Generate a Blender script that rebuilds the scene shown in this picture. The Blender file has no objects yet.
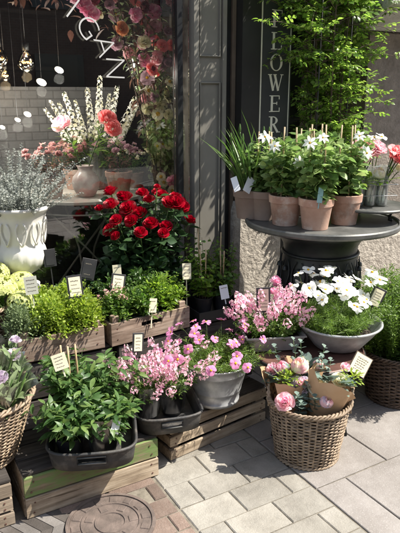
import bpy, math, random
import numpy as np
from mathutils import Vector, Matrix, Euler

R = math.radians
rnd = random.Random(11)
NR = np.random.default_rng(11)
SC = bpy.context.scene
COL = SC.collection

# ------------------------------------------------------------------ camera, sky, sun, exposure
cam_d = bpy.data.cameras.new("camera")
cam = bpy.data.objects.new("camera", cam_d)
COL.objects.link(cam)
cam.location = (0, 0, 1.55)
cam.rotation_euler = (R(90 - 16), 0, 0)
cam_d.sensor_fit = 'AUTO'
cam_d.sensor_width = 36.0
cam_d.lens = 36.0 * 600 / 533.33
cam_d.clip_start = 0.05
cam_d.clip_end = 500
SC.camera = cam

SUN_EL, SUN_AZ = 54.0, 91.0          # azimuth from +Y towards +X
world = bpy.data.worlds.new("World")
SC.world = world
world.use_nodes = True
wn = world.node_tree.nodes
sky = wn.new('ShaderNodeTexSky')
sky.sky_type = 'NISHITA'
sky.sun_disc = False
sky.sun_elevation = R(SUN_EL)
sky.sun_rotation = R(SUN_AZ)
bg = wn['Background']
bg.inputs['Strength'].default_value = 0.15
soft = wn.new('ShaderNodeHueSaturation')          # the camera's white balance takes the edge off the blue
soft.inputs['Saturation'].default_value = 0.62
world.node_tree.links.new(sky.outputs[0], soft.inputs['Color'])
world.node_tree.links.new(soft.outputs[0], bg.inputs['Color'])

sun_d = bpy.data.lights.new("sun", 'SUN')
sun_d.energy = 5.0
sun_d.angle = R(0.5)
sun_d.color = (1.0, 0.94, 0.84)
sun = bpy.data.objects.new("sun", sun_d)
COL.objects.link(sun)
_t = Vector((-math.sin(R(SUN_AZ)) * math.cos(R(SUN_EL)), -math.cos(R(SUN_AZ)) * math.cos(R(SUN_EL)), -math.sin(R(SUN_EL))))
sun.rotation_euler = _t.to_track_quat('-Z', 'Y').to_euler()
sun.location = (4, 0, 6)

SC.view_settings.view_transform = 'Standard'
SC.view_settings.look = 'None'
SC.view_settings.gamma = 1.0
SC.view_settings.use_curve_mapping = False
SC.view_settings.exposure = 1.0
SC.render.engine = 'CYCLES'
SC.cycles.max_bounces = 8
SC.cycles.transparent_max_bounces = 40
SC.cycles.use_denoising = True

# ------------------------------------------------------------------ the shop front's own axes
# s runs along the shop front to the right and away, d runs out from it towards the street
M0 = (-0.123, 3.6)
YAW = R(30)
def W(s, d, z=0.0):
    return (M0[0] + s * 0.866 + d * 0.5, M0[1] + s * 0.5 - d * 0.866, z)

# ------------------------------------------------------------------ materials
def _nt(name):
    m = bpy.data.materials.new(name)
    m.use_nodes = True
    nt = m.node_tree
    return m, nt, nt.nodes, nt.links, nt.nodes['Principled BSDF']

def _ramp(nodes, stops):
    r = nodes.new('ShaderNodeValToRGB')
    el = r.color_ramp.elements
    while len(el) < len(stops):
        el.new(0.5)
    for e, (p, c) in zip(el, stops):
        e.position = p
        e.color = (*c, 1)
    return r

def _coords(nodes, links, scale=(1, 1, 1)):
    tc = nodes.new('ShaderNodeTexCoord')
    mp = nodes.new('ShaderNodeMapping')
    mp.inputs['Scale'].default_value = scale
    links.new(tc.outputs['Object'], mp.inputs['Vector'])
    return mp.outputs[0]

def _noise(nodes, links, vec, scale, detail=6, rough=0.6):
    n = nodes.new('ShaderNodeTexNoise')
    n.inputs['Scale'].default_value = scale
    n.inputs['Detail'].default_value = detail
    n.inputs['Roughness'].default_value = rough
    links.new(vec, n.inputs['Vector'])
    return n.outputs[0]

def _mix(nodes, links, fac, a, b, mode='MIX'):
    mx = nodes.new('ShaderNodeMix')
    mx.data_type = 'RGBA'
    mx.blend_type = mode
    for sock, v in ((mx.inputs[0], fac), (mx.inputs[6], a), (mx.inputs[7], b)):
        if isinstance(v, (int, float)):
            sock.default_value = v
        elif isinstance(v, tuple):
            sock.default_value = (*v, 1)
        else:
            links.new(v, sock)
    return mx.outputs[2]

def _bump(nodes, links, bs, h, strength, dist=0.01):
    b = nodes.new('ShaderNodeBump')
    b.inputs['Strength'].default_value = strength
    b.inputs['Distance'].default_value = dist
    links.new(h, b.inputs['Height'])
    links.new(b.outputs[0], bs.inputs['Normal'])

def pmat(name, c1, c2, scale=8, rough=0.6, metal=0.0, bump=0.0, bscale=60, stretch=(1, 1, 1), island=0.0, spec=0.5, dist=0.004, stain=None):
    """plain procedural surface: two colours mixed by noise, a bump, optional change from piece to piece"""
    m, nt, N, L, bs = _nt(name)
    v = _coords(N, L, stretch)
    n = _noise(N, L, v, scale)
    r = _ramp(N, [(0.3, c1), (0.7, c2)])
    L.new(n, r.inputs[0])
    col = r.outputs[0]
    if stain:
        oi = N.new('ShaderNodeObjectInfo')
        va = N.new('ShaderNodeVectorMath'); va.operation = 'ADD'
        L.new(v, va.inputs[0]); L.new(oi.outputs['Location'], va.inputs[1])
        sn = _noise(N, L, va.outputs[0], 11, 7, 0.7)
        sr = _ramp(N, [(0.5, (0, 0, 0)), (0.66, (1, 1, 1))]); L.new(sn, sr.inputs[0])
        col = _mix(N, L, sr.outputs[0], col, stain)
        sn2 = _noise(N, L, va.outputs[0], 6, 7, 0.7)
        sr2 = _ramp(N, [(0.3, (0.5, 0.46, 0.42)), (0.5, (1, 1, 1))]); L.new(sn2, sr2.inputs[0])
        col = _mix(N, L, 0.75, col, sr2.outputs[0], 'MULTIPLY')
    if island:
        g = N.new('ShaderNodeNewGeometry')
        hsv = N.new('ShaderNodeHueSaturation')
        mr = N.new('ShaderNodeMapRange')
        mr.inputs[3].default_value = 1 - island
        mr.inputs[4].default_value = 1 + island
        L.new(g.outputs['Random Per Island'], mr.inputs[0])
        L.new(mr.outputs[0], hsv.inputs['Value'])
        L.new(col, hsv.inputs['Color'])
        col = hsv.outputs[0]
    L.new(col, bs.inputs['Base Color'])
    bs.inputs['Roughness'].default_value = rough
    bs.inputs['Metallic'].default_value = metal
    bs.inputs['Specular IOR Level'].default_value = spec
    if bump:
        n2 = _noise(N, L, v, bscale, 5)
        _bump(N, L, bs, n2, bump, dist)
    return m

def wood(name, c1, c2, c3, stain=0.5, paint=None):
    """weathered sawn boards, grain along the object's x axis; optional flaking paint"""
    m, nt, N, L, bs = _nt(name)
    v = _coords(N, L, (1.6, 22, 22))
    n = _noise(N, L, v, 3.0, 8, 0.65)
    r = _ramp(N, [(0.25, c1), (0.5, c2), (0.78, c3)])
    L.new(n, r.inputs[0])
    v2 = _coords(N, L, (1, 1, 1))
    n2 = _noise(N, L, v2, 5, 5)
    r2 = _ramp(N, [(0.35, (0.45, 0.42, 0.4)), (0.62, (1, 1, 1))])
    L.new(n2, r2.inputs[0])
    col = _mix(N, L, stain, r.outputs[0], r2.outputs[0], 'MULTIPLY')
    g = N.new('ShaderNodeNewGeometry')
    mr = N.new('ShaderNodeMapRange')
    mr.inputs[3].default_value = 0.72
    mr.inputs[4].default_value = 1.25
    L.new(g.outputs['Random Per Island'], mr.inputs[0])
    hsv = N.new('ShaderNodeHueSaturation')
    L.new(mr.outputs[0], hsv.inputs['Value'])
    L.new(col, hsv.inputs['Color'])
    col = hsv.outputs[0]
    vc = _coords(N, L, (2.2, 70, 70))
    nc = _noise(N, L, vc, 2.2, 3, 0.5)
    rc = _ramp(N, [(0.30, (0.28, 0.25, 0.22)), (0.385, (1, 1, 1))]); L.new(nc, rc.inputs[0])
    col = _mix(N, L, 0.85, col, rc.outputs[0], 'MULTIPLY')
    if paint:
        v3 = _coords(N, L, (3, 12, 12))
        n3 = _noise(N, L, v3, 3, 7, 0.7)
        r3 = _ramp(N, [(0.36, (0, 0, 0)), (0.52, (1, 1, 1))])
        L.new(n3, r3.inputs[0])
        col = _mix(N, L, r3.outputs[0], col, paint)
    L.new(col, bs.inputs['Base Color'])
    bs.inputs['Roughness'].default_value = 0.8
    bs.inputs['Specular IOR Level'].default_value = 0.25
    _bump(N, L, bs, n, 0.55, 0.004)
    return m

def leafmat(name, c1, c2, trans=0.35, rough=0.42, spec=0.4, c3=None):
    """leaves and petals: colour varies from leaf to leaf, light passes through"""
    m, nt, N, L, bs = _nt(name)
    g = N.new('ShaderNodeNewGeometry')
    st = [(0.0, c1), (1.0, c2)] if c3 is None else [(0.0, c1), (0.6, c2), (1.0, c3)]
    r = _ramp(N, st)
    L.new(g.outputs['Random Per Island'], r.inputs[0])
    v = _coords(N, L)
    n = _noise(N, L, v, 45, 3)
    mr = N.new('ShaderNodeMapRange')
    mr.inputs[1].default_value = 0.3
    mr.inputs[2].default_value = 0.7
    mr.inputs[3].default_value = 0.8
    mr.inputs[4].default_value = 1.15
    L.new(n, mr.inputs[0])
    hsv = N.new('ShaderNodeHueSaturation')
    L.new(mr.outputs[0], hsv.inputs['Value'])
    L.new(r.outputs[0], hsv.inputs['Color'])
    L.new(hsv.outputs[0], bs.inputs['Base Color'])
    bs.inputs['Roughness'].default_value = rough
    bs.inputs['Specular IOR Level'].default_value = spec
    tr = N.new('ShaderNodeBsdfTranslucent')
    h2 = N.new('ShaderNodeHueSaturation')
    h2.inputs['Value'].default_value = 1.7
    h2.inputs['Saturation'].default_value = 1.1
    L.new(hsv.outputs[0], h2.inputs['Color'])
    L.new(h2.outputs[0], tr.inputs['Color'])
    ms = N.new('ShaderNodeMixShader')
    ms.inputs[0].default_value = trans
    L.new(bs.outputs[0], ms.inputs[1])
    L.new(tr.outputs[0], ms.inputs[2])
    L.new(ms.outputs[0], N['Material Output'].inputs[0])
    return m

def glassmat(name, tint=(1, 1, 1), boost=2.0, rough=0.0, base=0.0, brighten=0.0):
    """thin clear glass: Fresnel mix of see-through and mirror"""
    m, nt, N, L, bs = _nt(name)
    t = N.new('ShaderNodeBsdfTransparent')
    t.inputs[0].default_value = (*tint, 1)
    gl = N.new('ShaderNodeBsdfGlossy')
    gl.inputs['Roughness'].default_value = rough
    fr = N.new('ShaderNodeFresnel')
    fr.inputs['IOR'].default_value = 1.5
    mu = N.new('ShaderNodeMath')
    mu.operation = 'MULTIPLY_ADD'
    mu.use_clamp = True
    mu.inputs[1].default_value = boost
    mu.inputs[2].default_value = base
    L.new(fr.outputs[0], mu.inputs[0])
    ms = N.new('ShaderNodeMixShader')
    L.new(mu.outputs[0], ms.inputs[0])
    L.new(t.outputs[0], ms.inputs[1])
    L.new(gl.outputs[0], ms.inputs[2])
    out = ms.outputs[0]
    if brighten:  # white put into the glass colour, in place of bright light behind it
        df = N.new('ShaderNodeBsdfTranslucent'); df.inputs[0].default_value = (0.85, 0.9, 0.87, 1)
        d2 = N.new('ShaderNodeBsdfDiffuse'); d2.inputs[0].default_value = (0.85, 0.9, 0.87, 1)
        a = N.new('ShaderNodeMixShader'); L.new(df.outputs[0], a.inputs[1]); L.new(d2.outputs[0], a.inputs[2])
        b = N.new('ShaderNodeMixShader'); b.inputs[0].default_value = brighten
        L.new(out, b.inputs[1]); L.new(a.outputs[0], b.inputs[2]); out = b.outputs[0]
    L.new(out, N['Material Output'].inputs[0])
    return m

def emat(name, c, s):
    m, nt, N, L, bs = _nt(name)
    bs.inputs['Base Color'].default_value = (*c, 1)
    bs.inputs['Emission Color'].default_value = (*c, 1)
    bs.inputs['Emission Strength'].default_value = s
    return m

def paving(name, c1, c2, c3, speck, speck_scale, bump=0.4, island=0.14, stain=0.35):
    m, nt, N, L, bs = _nt(name)
    v = _coords(N, L)
    n = _noise(N, L, v, 6, 8, 0.65)
    r = _ramp(N, [(0.25, c1), (0.5, c2), (0.75, c3)])
    L.new(n, r.inputs[0])
    vo = N.new('ShaderNodeTexVoronoi')
    vo.inputs['Scale'].default_value = speck_scale
    L.new(v, vo.inputs['Vector'])
    sr = _ramp(N, [(0.1, (1, 1, 1)), (0.42, (0, 0, 0))])
    L.new(vo.outputs['Distance'], sr.inputs[0])
    sep = N.new('ShaderNodeSeparateColor')
    L.new(vo.outputs['Color'], sep.inputs[0])
    th = N.new('ShaderNodeMath'); th.operation = 'GREATER_THAN'; th.inputs[1].default_value = 0.55
    L.new(sep.outputs[0], th.inputs[0])
    mu = N.new('ShaderNodeMath'); mu.operation = 'MULTIPLY'
    L.new(sr.outputs[0], mu.inputs[0]); L.new(th.outputs[0], mu.inputs[1])
    col = _mix(N, L, mu.outputs[0], r.outputs[0], speck)
    nb = _noise(N, L, v, 1.7, 6, 0.7)
    rb = _ramp(N, [(0.35, (0.6, 0.58, 0.55)), (0.6, (1, 1, 1))])
    L.new(nb, rb.inputs[0])
    col = _mix(N, L, stain, col, rb.outputs[0], 'MULTIPLY')
    g = N.new('ShaderNodeNewGeometry')
    mr = N.new('ShaderNodeMapRange')
    mr.inputs[3].default_value = 1 - island
    mr.inputs[4].default_value = 1 + island
    L.new(g.outputs['Random Per Island'], mr.inputs[0])
    hsv = N.new('ShaderNodeHueSaturation')
    L.new(mr.outputs[0], hsv.inputs['Value'])
    L.new(col, hsv.inputs['Color'])
    L.new(hsv.outputs[0], bs.inputs['Base Color'])
    bs.inputs['Roughness'].default_value = 0.85
    bs.inputs['Specular IOR Level'].default_value = 0.3
    n3 = _noise(N, L, v, 130, 5, 0.7)
    n4 = _noise(N, L, v, 19, 4, 0.6)
    ad = N.new('ShaderNodeMath'); ad.operation = 'MULTIPLY_ADD'; ad.inputs[1].default_value = 2.2
    L.new(n4, ad.inputs[0]); L.new(n3, ad.inputs[2])
    _bump(N, L, bs, ad.outputs[0], bump, 0.004)
    return m

def brickmat(name, c1, c2, mortar, scale, rough=0.7, bump=0.6):
    m, nt, N, L, bs = _nt(name)
    tc = N.new('ShaderNodeTexCoord')
    mp = N.new('ShaderNodeMapping')
    mp.inputs['Rotation'].default_value = (R(90), 0, 0)
    L.new(tc.outputs['Object'], mp.inputs['Vector'])
    br = N.new('ShaderNodeTexBrick')
    br.inputs['Scale'].default_value = scale
    br.inputs['Color1'].default_value = (*c1, 1)
    br.inputs['Color2'].default_value = (*c2, 1)
    br.inputs['Mortar'].default_value = (*mortar, 1)
    br.inputs['Mortar Size'].default_value = 0.018
    br.inputs['Mortar Smooth'].default_value = 0.3
    L.new(mp.outputs[0], br.inputs['Vector'])
    n = _noise(N, L, tc.outputs['Object'], 9, 6)
    r = _ramp(N, [(0.3, (0.65, 0.65, 0.65)), (0.7, (1.1, 1.1, 1.1))])
    L.new(n, r.inputs[0])
    L.new(_mix(N, L, 0.8, br.outputs[0], r.outputs[0], 'MULTIPLY'), bs.inputs['Base Color'])
    bs.inputs['Roughness'].default_value = rough
    inv = N.new('ShaderNodeMath'); inv.operation = 'SUBTRACT'; inv.inputs[0].default_value = 1
    L.new(br.outputs['Fac'], inv.inputs[1])
    _bump(N, L, bs, inv.outputs[0], bump, 0.01)
    return m

M = dict(
    pale_paver=paving('pale_paver', (0.175, 0.163, 0.14), (0.285, 0.268, 0.233), (0.37, 0.35, 0.31), (0.38, 0.36, 0.32), 240, 0.7, 0.12, 0.55),
    grey_slab=paving('grey_slab', (0.205, 0.185, 0.168), (0.262, 0.240, 0.222), (0.315, 0.292, 0.272), (0.345, 0.325, 0.31), 150, 0.5, 0.07, 0.55),
    red_brick=paving('red_brick', (0.12, 0.085, 0.068), (0.185, 0.135, 0.11), (0.26, 0.205, 0.17), (0.25, 0.20, 0.17), 200, 0.8, 0.3, 0.6),
    dark_tile=paving('dark_tile', (0.05, 0.043, 0.038), (0.08, 0.07, 0.063), (0.11, 0.098, 0.09), (0.10, 0.09, 0.085), 200, 0.6, 0.2, 0.5),
    blue_tile=paving('blue_tile', (0.11, 0.10, 0.092), (0.165, 0.152, 0.142), (0.215, 0.20, 0.19), (0.2, 0.19, 0.18), 200, 0.6, 0.2, 0.5),
    joint=pmat('joint_sand', (0.10, 0.088, 0.068), (0.22, 0.195, 0.155), 30, 0.95, bump=0.5),
    asphalt=pmat('asphalt', (0.045, 0.045, 0.045), (0.07, 0.07, 0.068), 40, 0.9, bump=0.5, bscale=120),
    grey_wood=wood('grey_wood', (0.10, 0.08, 0.06), (0.25, 0.20, 0.15), (0.40, 0.33, 0.25)),
    tan_wood=wood('tan_wood', (0.17, 0.125, 0.085), (0.40, 0.32, 0.23), (0.58, 0.49, 0.38), 0.7),
    dark_wood=wood('dark_wood', (0.022, 0.019, 0.017), (0.055, 0.048, 0.043), (0.11, 0.097, 0.09)),
    red_wood=wood('red_wood', (0.12, 0.085, 0.062), (0.29, 0.215, 0.165), (0.46, 0.375, 0.305), 0.8),
    green_wood=wood('green_wood', (0.12, 0.09, 0.06), (0.22, 0.17, 0.11), (0.32, 0.27, 0.18), paint=(0.15, 0.22, 0.075)),
    wicker=pmat('pale_wicker', (0.145, 0.102, 0.064), (0.34, 0.255, 0.175), 25, 0.55, bump=0.3, bscale=150, island=0.3),
    dark_wicker=pmat('dark_wicker', (0.05, 0.032, 0.022), (0.12, 0.08, 0.055), 25, 0.55, bump=0.3, bscale=150, island=0.3),
    liner=pmat('basket_liner', (0.03, 0.025, 0.02), (0.06, 0.05, 0.04), 20, 0.9),
    rubber=pmat('black_rubber', (0.022, 0.022, 0.022), (0.045, 0.045, 0.045), 14, 0.6, bump=0.3, bscale=90, stain=(0.10, 0.09, 0.08)),
    black_plastic=pmat('black_plastic', (0.014, 0.014, 0.016), (0.03, 0.03, 0.032), 10, 0.4),
    soil=pmat('potting_soil', (0.015, 0.01, 0.007), (0.05, 0.035, 0.025), 60, 0.95, bump=1, bscale=90),
    zinc=pmat('galvanised_zinc', (0.32, 0.33, 0.335), (0.52, 0.53, 0.535), 26, 0.42, 0.45, 0.08, 40),
    dull_zinc=pmat('dull_zinc', (0.30, 0.305, 0.30), (0.48, 0.48, 0.47), 18, 0.55, 0.3, 0.15, 50),
    cover_iron=pmat('worn_cover_iron', (0.07, 0.055, 0.047), (0.17, 0.13, 0.11), 16, 0.75, 0.1, 0.6, 70),
    rust=pmat('rusty_sheet', (0.06, 0.03, 0.024), (0.17, 0.085, 0.065), 7, 0.5, 0.2, 0.3, 60),
    iron=pmat('cast_iron', (0.018, 0.02, 0.02), (0.045, 0.047, 0.046), 9, 0.42, 0.4, 0.25, 50),
    worn_iron=pmat('worn_iron', (0.06, 0.063, 0.06), (0.17, 0.17, 0.16), 8, 0.5, 0.35, 0.2, 50),
    terracotta=pmat('terracotta', (0.40, 0.225, 0.16), (0.54, 0.36, 0.275), 9, 0.85, bump=0.25, bscale=90, stain=(0.56, 0.46, 0.39)),
    dark_clay=pmat('dark_clay', (0.22, 0.15, 0.115), (0.33, 0.25, 0.20), 6, 0.9, bump=0.2, bscale=90),  # darker clay; puts shade into the colour of the leftmost table pots
    black_paint=pmat('black_paint', (0.012, 0.013, 0.015), (0.02, 0.021, 0.023), 6, 0.35, bump=0.05, bscale=30),
    dark_paint=pmat('dark_grey_paint', (0.0105, 0.010, 0.0095), (0.017, 0.016, 0.015), 6, 0.5, bump=0.06, bscale=30),
    pale_paint=pmat('pale_grey_paint', (0.165, 0.156, 0.135), (0.205, 0.195, 0.17), 5, 0.5, bump=0.05, bscale=40),
    brown_paint=pmat('brown_paint', (0.10, 0.075, 0.055), (0.16, 0.12, 0.09), 12, 0.6),
    ledge_stone=pmat('ledge_stone', (0.36, 0.345, 0.32), (0.52, 0.50, 0.47), 20, 0.9, bump=0.8, bscale=60, dist=0.01),
    stone=pmat('rough_stone', (0.28, 0.245, 0.205), (0.52, 0.47, 0.40), 22, 0.9, bump=1.0, bscale=38, dist=0.02),
    brown_stone=pmat('brown_stone', (0.155, 0.13, 0.108), (0.27, 0.232, 0.195), 18, 0.9, bump=0.8, bscale=60, dist=0.012),
    grey_brick=brickmat('grey_brick', (0.085, 0.087, 0.09), (0.105, 0.107, 0.11), (0.062, 0.062, 0.064), 4.6),
    street_brick=brickmat('street_brick', (0.10, 0.06, 0.045), (0.13, 0.08, 0.06), (0.16, 0.15, 0.13), 4),
    pedestal=pmat('grey_pedestal', (0.05, 0.05, 0.05), (0.10, 0.10, 0.10), 8, 0.8, bump=0.2),
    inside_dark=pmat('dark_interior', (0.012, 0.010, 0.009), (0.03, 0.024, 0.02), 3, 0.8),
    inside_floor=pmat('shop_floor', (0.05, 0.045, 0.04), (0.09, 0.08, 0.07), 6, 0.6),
    white_line=pmat('white_lettering', (0.45, 0.45, 0.44), (0.55, 0.55, 0.53), 6, 0.5),
    cream_paint=pmat('cream_lettering', (0.72, 0.68, 0.55), (0.8, 0.76, 0.64), 6, 0.5),
    card=pmat('cream_card', (0.70, 0.64, 0.44), (0.78, 0.73, 0.55), 9, 0.7),
    pale_card=pmat('pale_grey_card', (0.42, 0.42, 0.35), (0.55, 0.54, 0.46), 9, 0.7),
    pink_card=pmat('faded_pink_card', (0.42, 0.30, 0.25), (0.52, 0.40, 0.33), 9, 0.7),
    white_card=pmat('white_plastic_card', (0.72, 0.75, 0.78), (0.8, 0.82, 0.84), 9, 0.4),
    teal_card=pmat('teal_plastic_card', (0.2, 0.38, 0.38), (0.3, 0.48, 0.47), 9, 0.4),
    slate=pmat('dark_slate', (0.02, 0.02, 0.022), (0.04, 0.04, 0.043), 12, 0.5),
    ink=pmat('ink', (0.16, 0.14, 0.11), (0.24, 0.21, 0.16), 9, 0.7),
    board_black=pmat('sign_board_black', (0.032, 0.034, 0.036), (0.048, 0.05, 0.053), 6, 0.4),
    bamboo=pmat('bamboo_cane', (0.36, 0.25, 0.13), (0.52, 0.39, 0.23), 14, 0.6, island=0.15),
    kraft=pmat('kraft_paper', (0.44, 0.27, 0.14), (0.56, 0.38, 0.23), 8, 0.75, bump=0.4, bscale=14),
    white_iron=pmat('white_enamel', (0.62, 0.60, 0.55), (0.7, 0.68, 0.63), 8, 0.4),
    urn_white=pmat('white_urn', (0.66, 0.64, 0.59), (0.80, 0.78, 0.73), 5, 0.6, bump=0.15, bscale=20),
    marbled=pmat('marbled_ceramic', (0.74, 0.71, 0.67), (0.48, 0.33, 0.30), 18, 0.3),
    bark=pmat('bark', (0.06, 0.042, 0.03), (0.13, 0.095, 0.07), 30, 0.9, bump=0.8, bscale=60),
    car_paint=pmat('silver_car_paint', (0.42, 0.43, 0.44), (0.48, 0.49, 0.5), 3, 0.25, 0.6),
    tyre=pmat('tyre_rubber', (0.018, 0.018, 0.018), (0.03, 0.03, 0.03), 9, 0.8),
    car_glass=pmat('car_glass', (0.02, 0.022, 0.025), (0.03, 0.032, 0.035), 2, 0.05),
    window_glass=glassmat('window_glass', (0.96, 0.97, 0.965), 1.3, base=0.055),
    vase_glass=glassmat('vase_glass', (0.985, 0.995, 0.99), 2.0, base=0.06, brighten=0.16),  # clear glass, whitened so the tubes look brightly lit
    bulb_glass=glassmat('bulb_glass', (0.96, 0.93, 0.86), 2.0, base=0.04),
    water=glassmat('vase_water', (0.955, 0.985, 0.97), 0.9, base=0.02),
    film=glassmat('clear_film', (0.86, 0.87, 0.88), 2.6, 0.22, 0.14),
    filament=emat('glowing_filament', (1.0, 0.58, 0.16), 4),
    lamp_white=emat('white_lamp', (1.0, 0.96, 0.84), 1.0),
    # leaves
    leaf_mint=leafmat('leaf_mint', (0.040, 0.095, 0.026), (0.10, 0.185, 0.055), 0.38, c3=(0.17, 0.25, 0.07)),
    leaf_lime=leafmat('leaf_lime', (0.16, 0.25, 0.035), (0.29, 0.38, 0.06), 0.4, c3=(0.38, 0.45, 0.10)),
    leaf_sage=leafmat('leaf_sage', (0.12, 0.17, 0.07), (0.23, 0.29, 0.15), 0.25, 0.6),
    leaf_mid=leafmat('leaf_mid', (0.055, 0.12, 0.024), (0.14, 0.235, 0.05), 0.4, c3=(0.20, 0.29, 0.07)),
    leaf_pale=leafmat('leaf_pale', (0.10, 0.18, 0.055), (0.22, 0.32, 0.11), 0.42, c3=(0.32, 0.40, 0.16)),
    leaf_rose=leafmat('leaf_rose', (0.025, 0.06, 0.025), (0.075, 0.14, 0.055), 0.28, 0.3, 0.5),
    leaf_dark=leafmat('leaf_dark', (0.013, 0.034, 0.014), (0.035, 0.075, 0.026), 0.22, 0.35),
    leaf_deep=leafmat('leaf_deep', (0.03, 0.07, 0.018), (0.09, 0.16, 0.035), 0.3, 0.35),
    leaf_fresh=leafmat('leaf_fresh', (0.08, 0.155, 0.025), (0.19, 0.30, 0.045), 0.5, 0.38, c3=(0.30, 0.41, 0.08)),
    leaf_climb=leafmat('leaf_climb', (0.085, 0.16, 0.036), (0.19, 0.30, 0.06), 0.5, 0.36, c3=(0.31, 0.42, 0.10)),
    leaf_feather=leafmat('leaf_feather', (0.08, 0.15, 0.025), (0.17, 0.26, 0.05), 0.35),
    leaf_rush=leafmat('leaf_rush', (0.05, 0.11, 0.03), (0.12, 0.20, 0.05), 0.3, 0.4),
    leaf_grey=leafmat('leaf_eucalyptus', (0.11, 0.17, 0.14), (0.21, 0.28, 0.235), 0.2, 0.5),
    leaf_silver=leafmat('leaf_silver', (0.17, 0.19, 0.165), (0.36, 0.38, 0.35), 0.25, 0.6),
    leaf_bronze=leafmat('leaf_bronze', (0.10, 0.05, 0.04), (0.22, 0.12, 0.09), 0.3),
    stem=leafmat('green_stem', (0.05, 0.10, 0.025), (0.10, 0.16, 0.045), 0.15),
    # petals
    red=leafmat('petal_red', (0.25, 0.001, 0.010), (0.44, 0.004, 0.022), 0.22, 0.45, 0.3),
    pink=leafmat('petal_pink', (0.70, 0.30, 0.46), (0.82, 0.52, 0.63), 0.4, 0.6, 0.2, c3=(0.88, 0.74, 0.78)),
    cosmos_pink=leafmat('petal_cosmos', (0.60, 0.16, 0.40), (0.78, 0.38, 0.58), 0.35, 0.6, 0.2),
    pale_pink=leafmat('petal_pale_pink', (0.78, 0.48, 0.53), (0.87, 0.68, 0.69), 0.35, 0.6, 0.2),
    coral=leafmat('petal_coral', (0.80, 0.27, 0.28), (0.88, 0.46, 0.45), 0.35, 0.6, 0.2),
    white=leafmat('petal_white', (0.78, 0.78, 0.72), (0.86, 0.86, 0.82), 0.3, 0.6, 0.2),
    cream=leafmat('petal_cream', (0.74, 0.72, 0.52), (0.84, 0.82, 0.66), 0.3, 0.6, 0.2),
    greenish=leafmat('petal_greenish', (0.50, 0.56, 0.18), (0.70, 0.70, 0.36), 0.3, 0.6, 0.2),
    orange=leafmat('petal_orange', (0.55, 0.24, 0.12), (0.68, 0.38, 0.24), 0.3, 0.6, 0.2),
    mauve=leafmat('petal_mauve', (0.42, 0.26, 0.32), (0.60, 0.44, 0.48), 0.3, 0.6, 0.2),
    burgundy=leafmat('petal_burgundy', (0.22, 0.04, 0.07), (0.38, 0.10, 0.13), 0.25, 0.55, 0.25),
    lilac=leafmat('petal_lilac', (0.55, 0.46, 0.56), (0.72, 0.66, 0.72), 0.3, 0.6, 0.2),
    dusty=leafmat('petal_dusty', (0.40, 0.20, 0.21), (0.60, 0.38, 0.36), 0.3, 0.6, 0.2),
    yellow=leafmat('flower_eye', (0.62, 0.36, 0.02), (0.75, 0.50, 0.04), 0.1, 0.8, 0.2),
)
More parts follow.
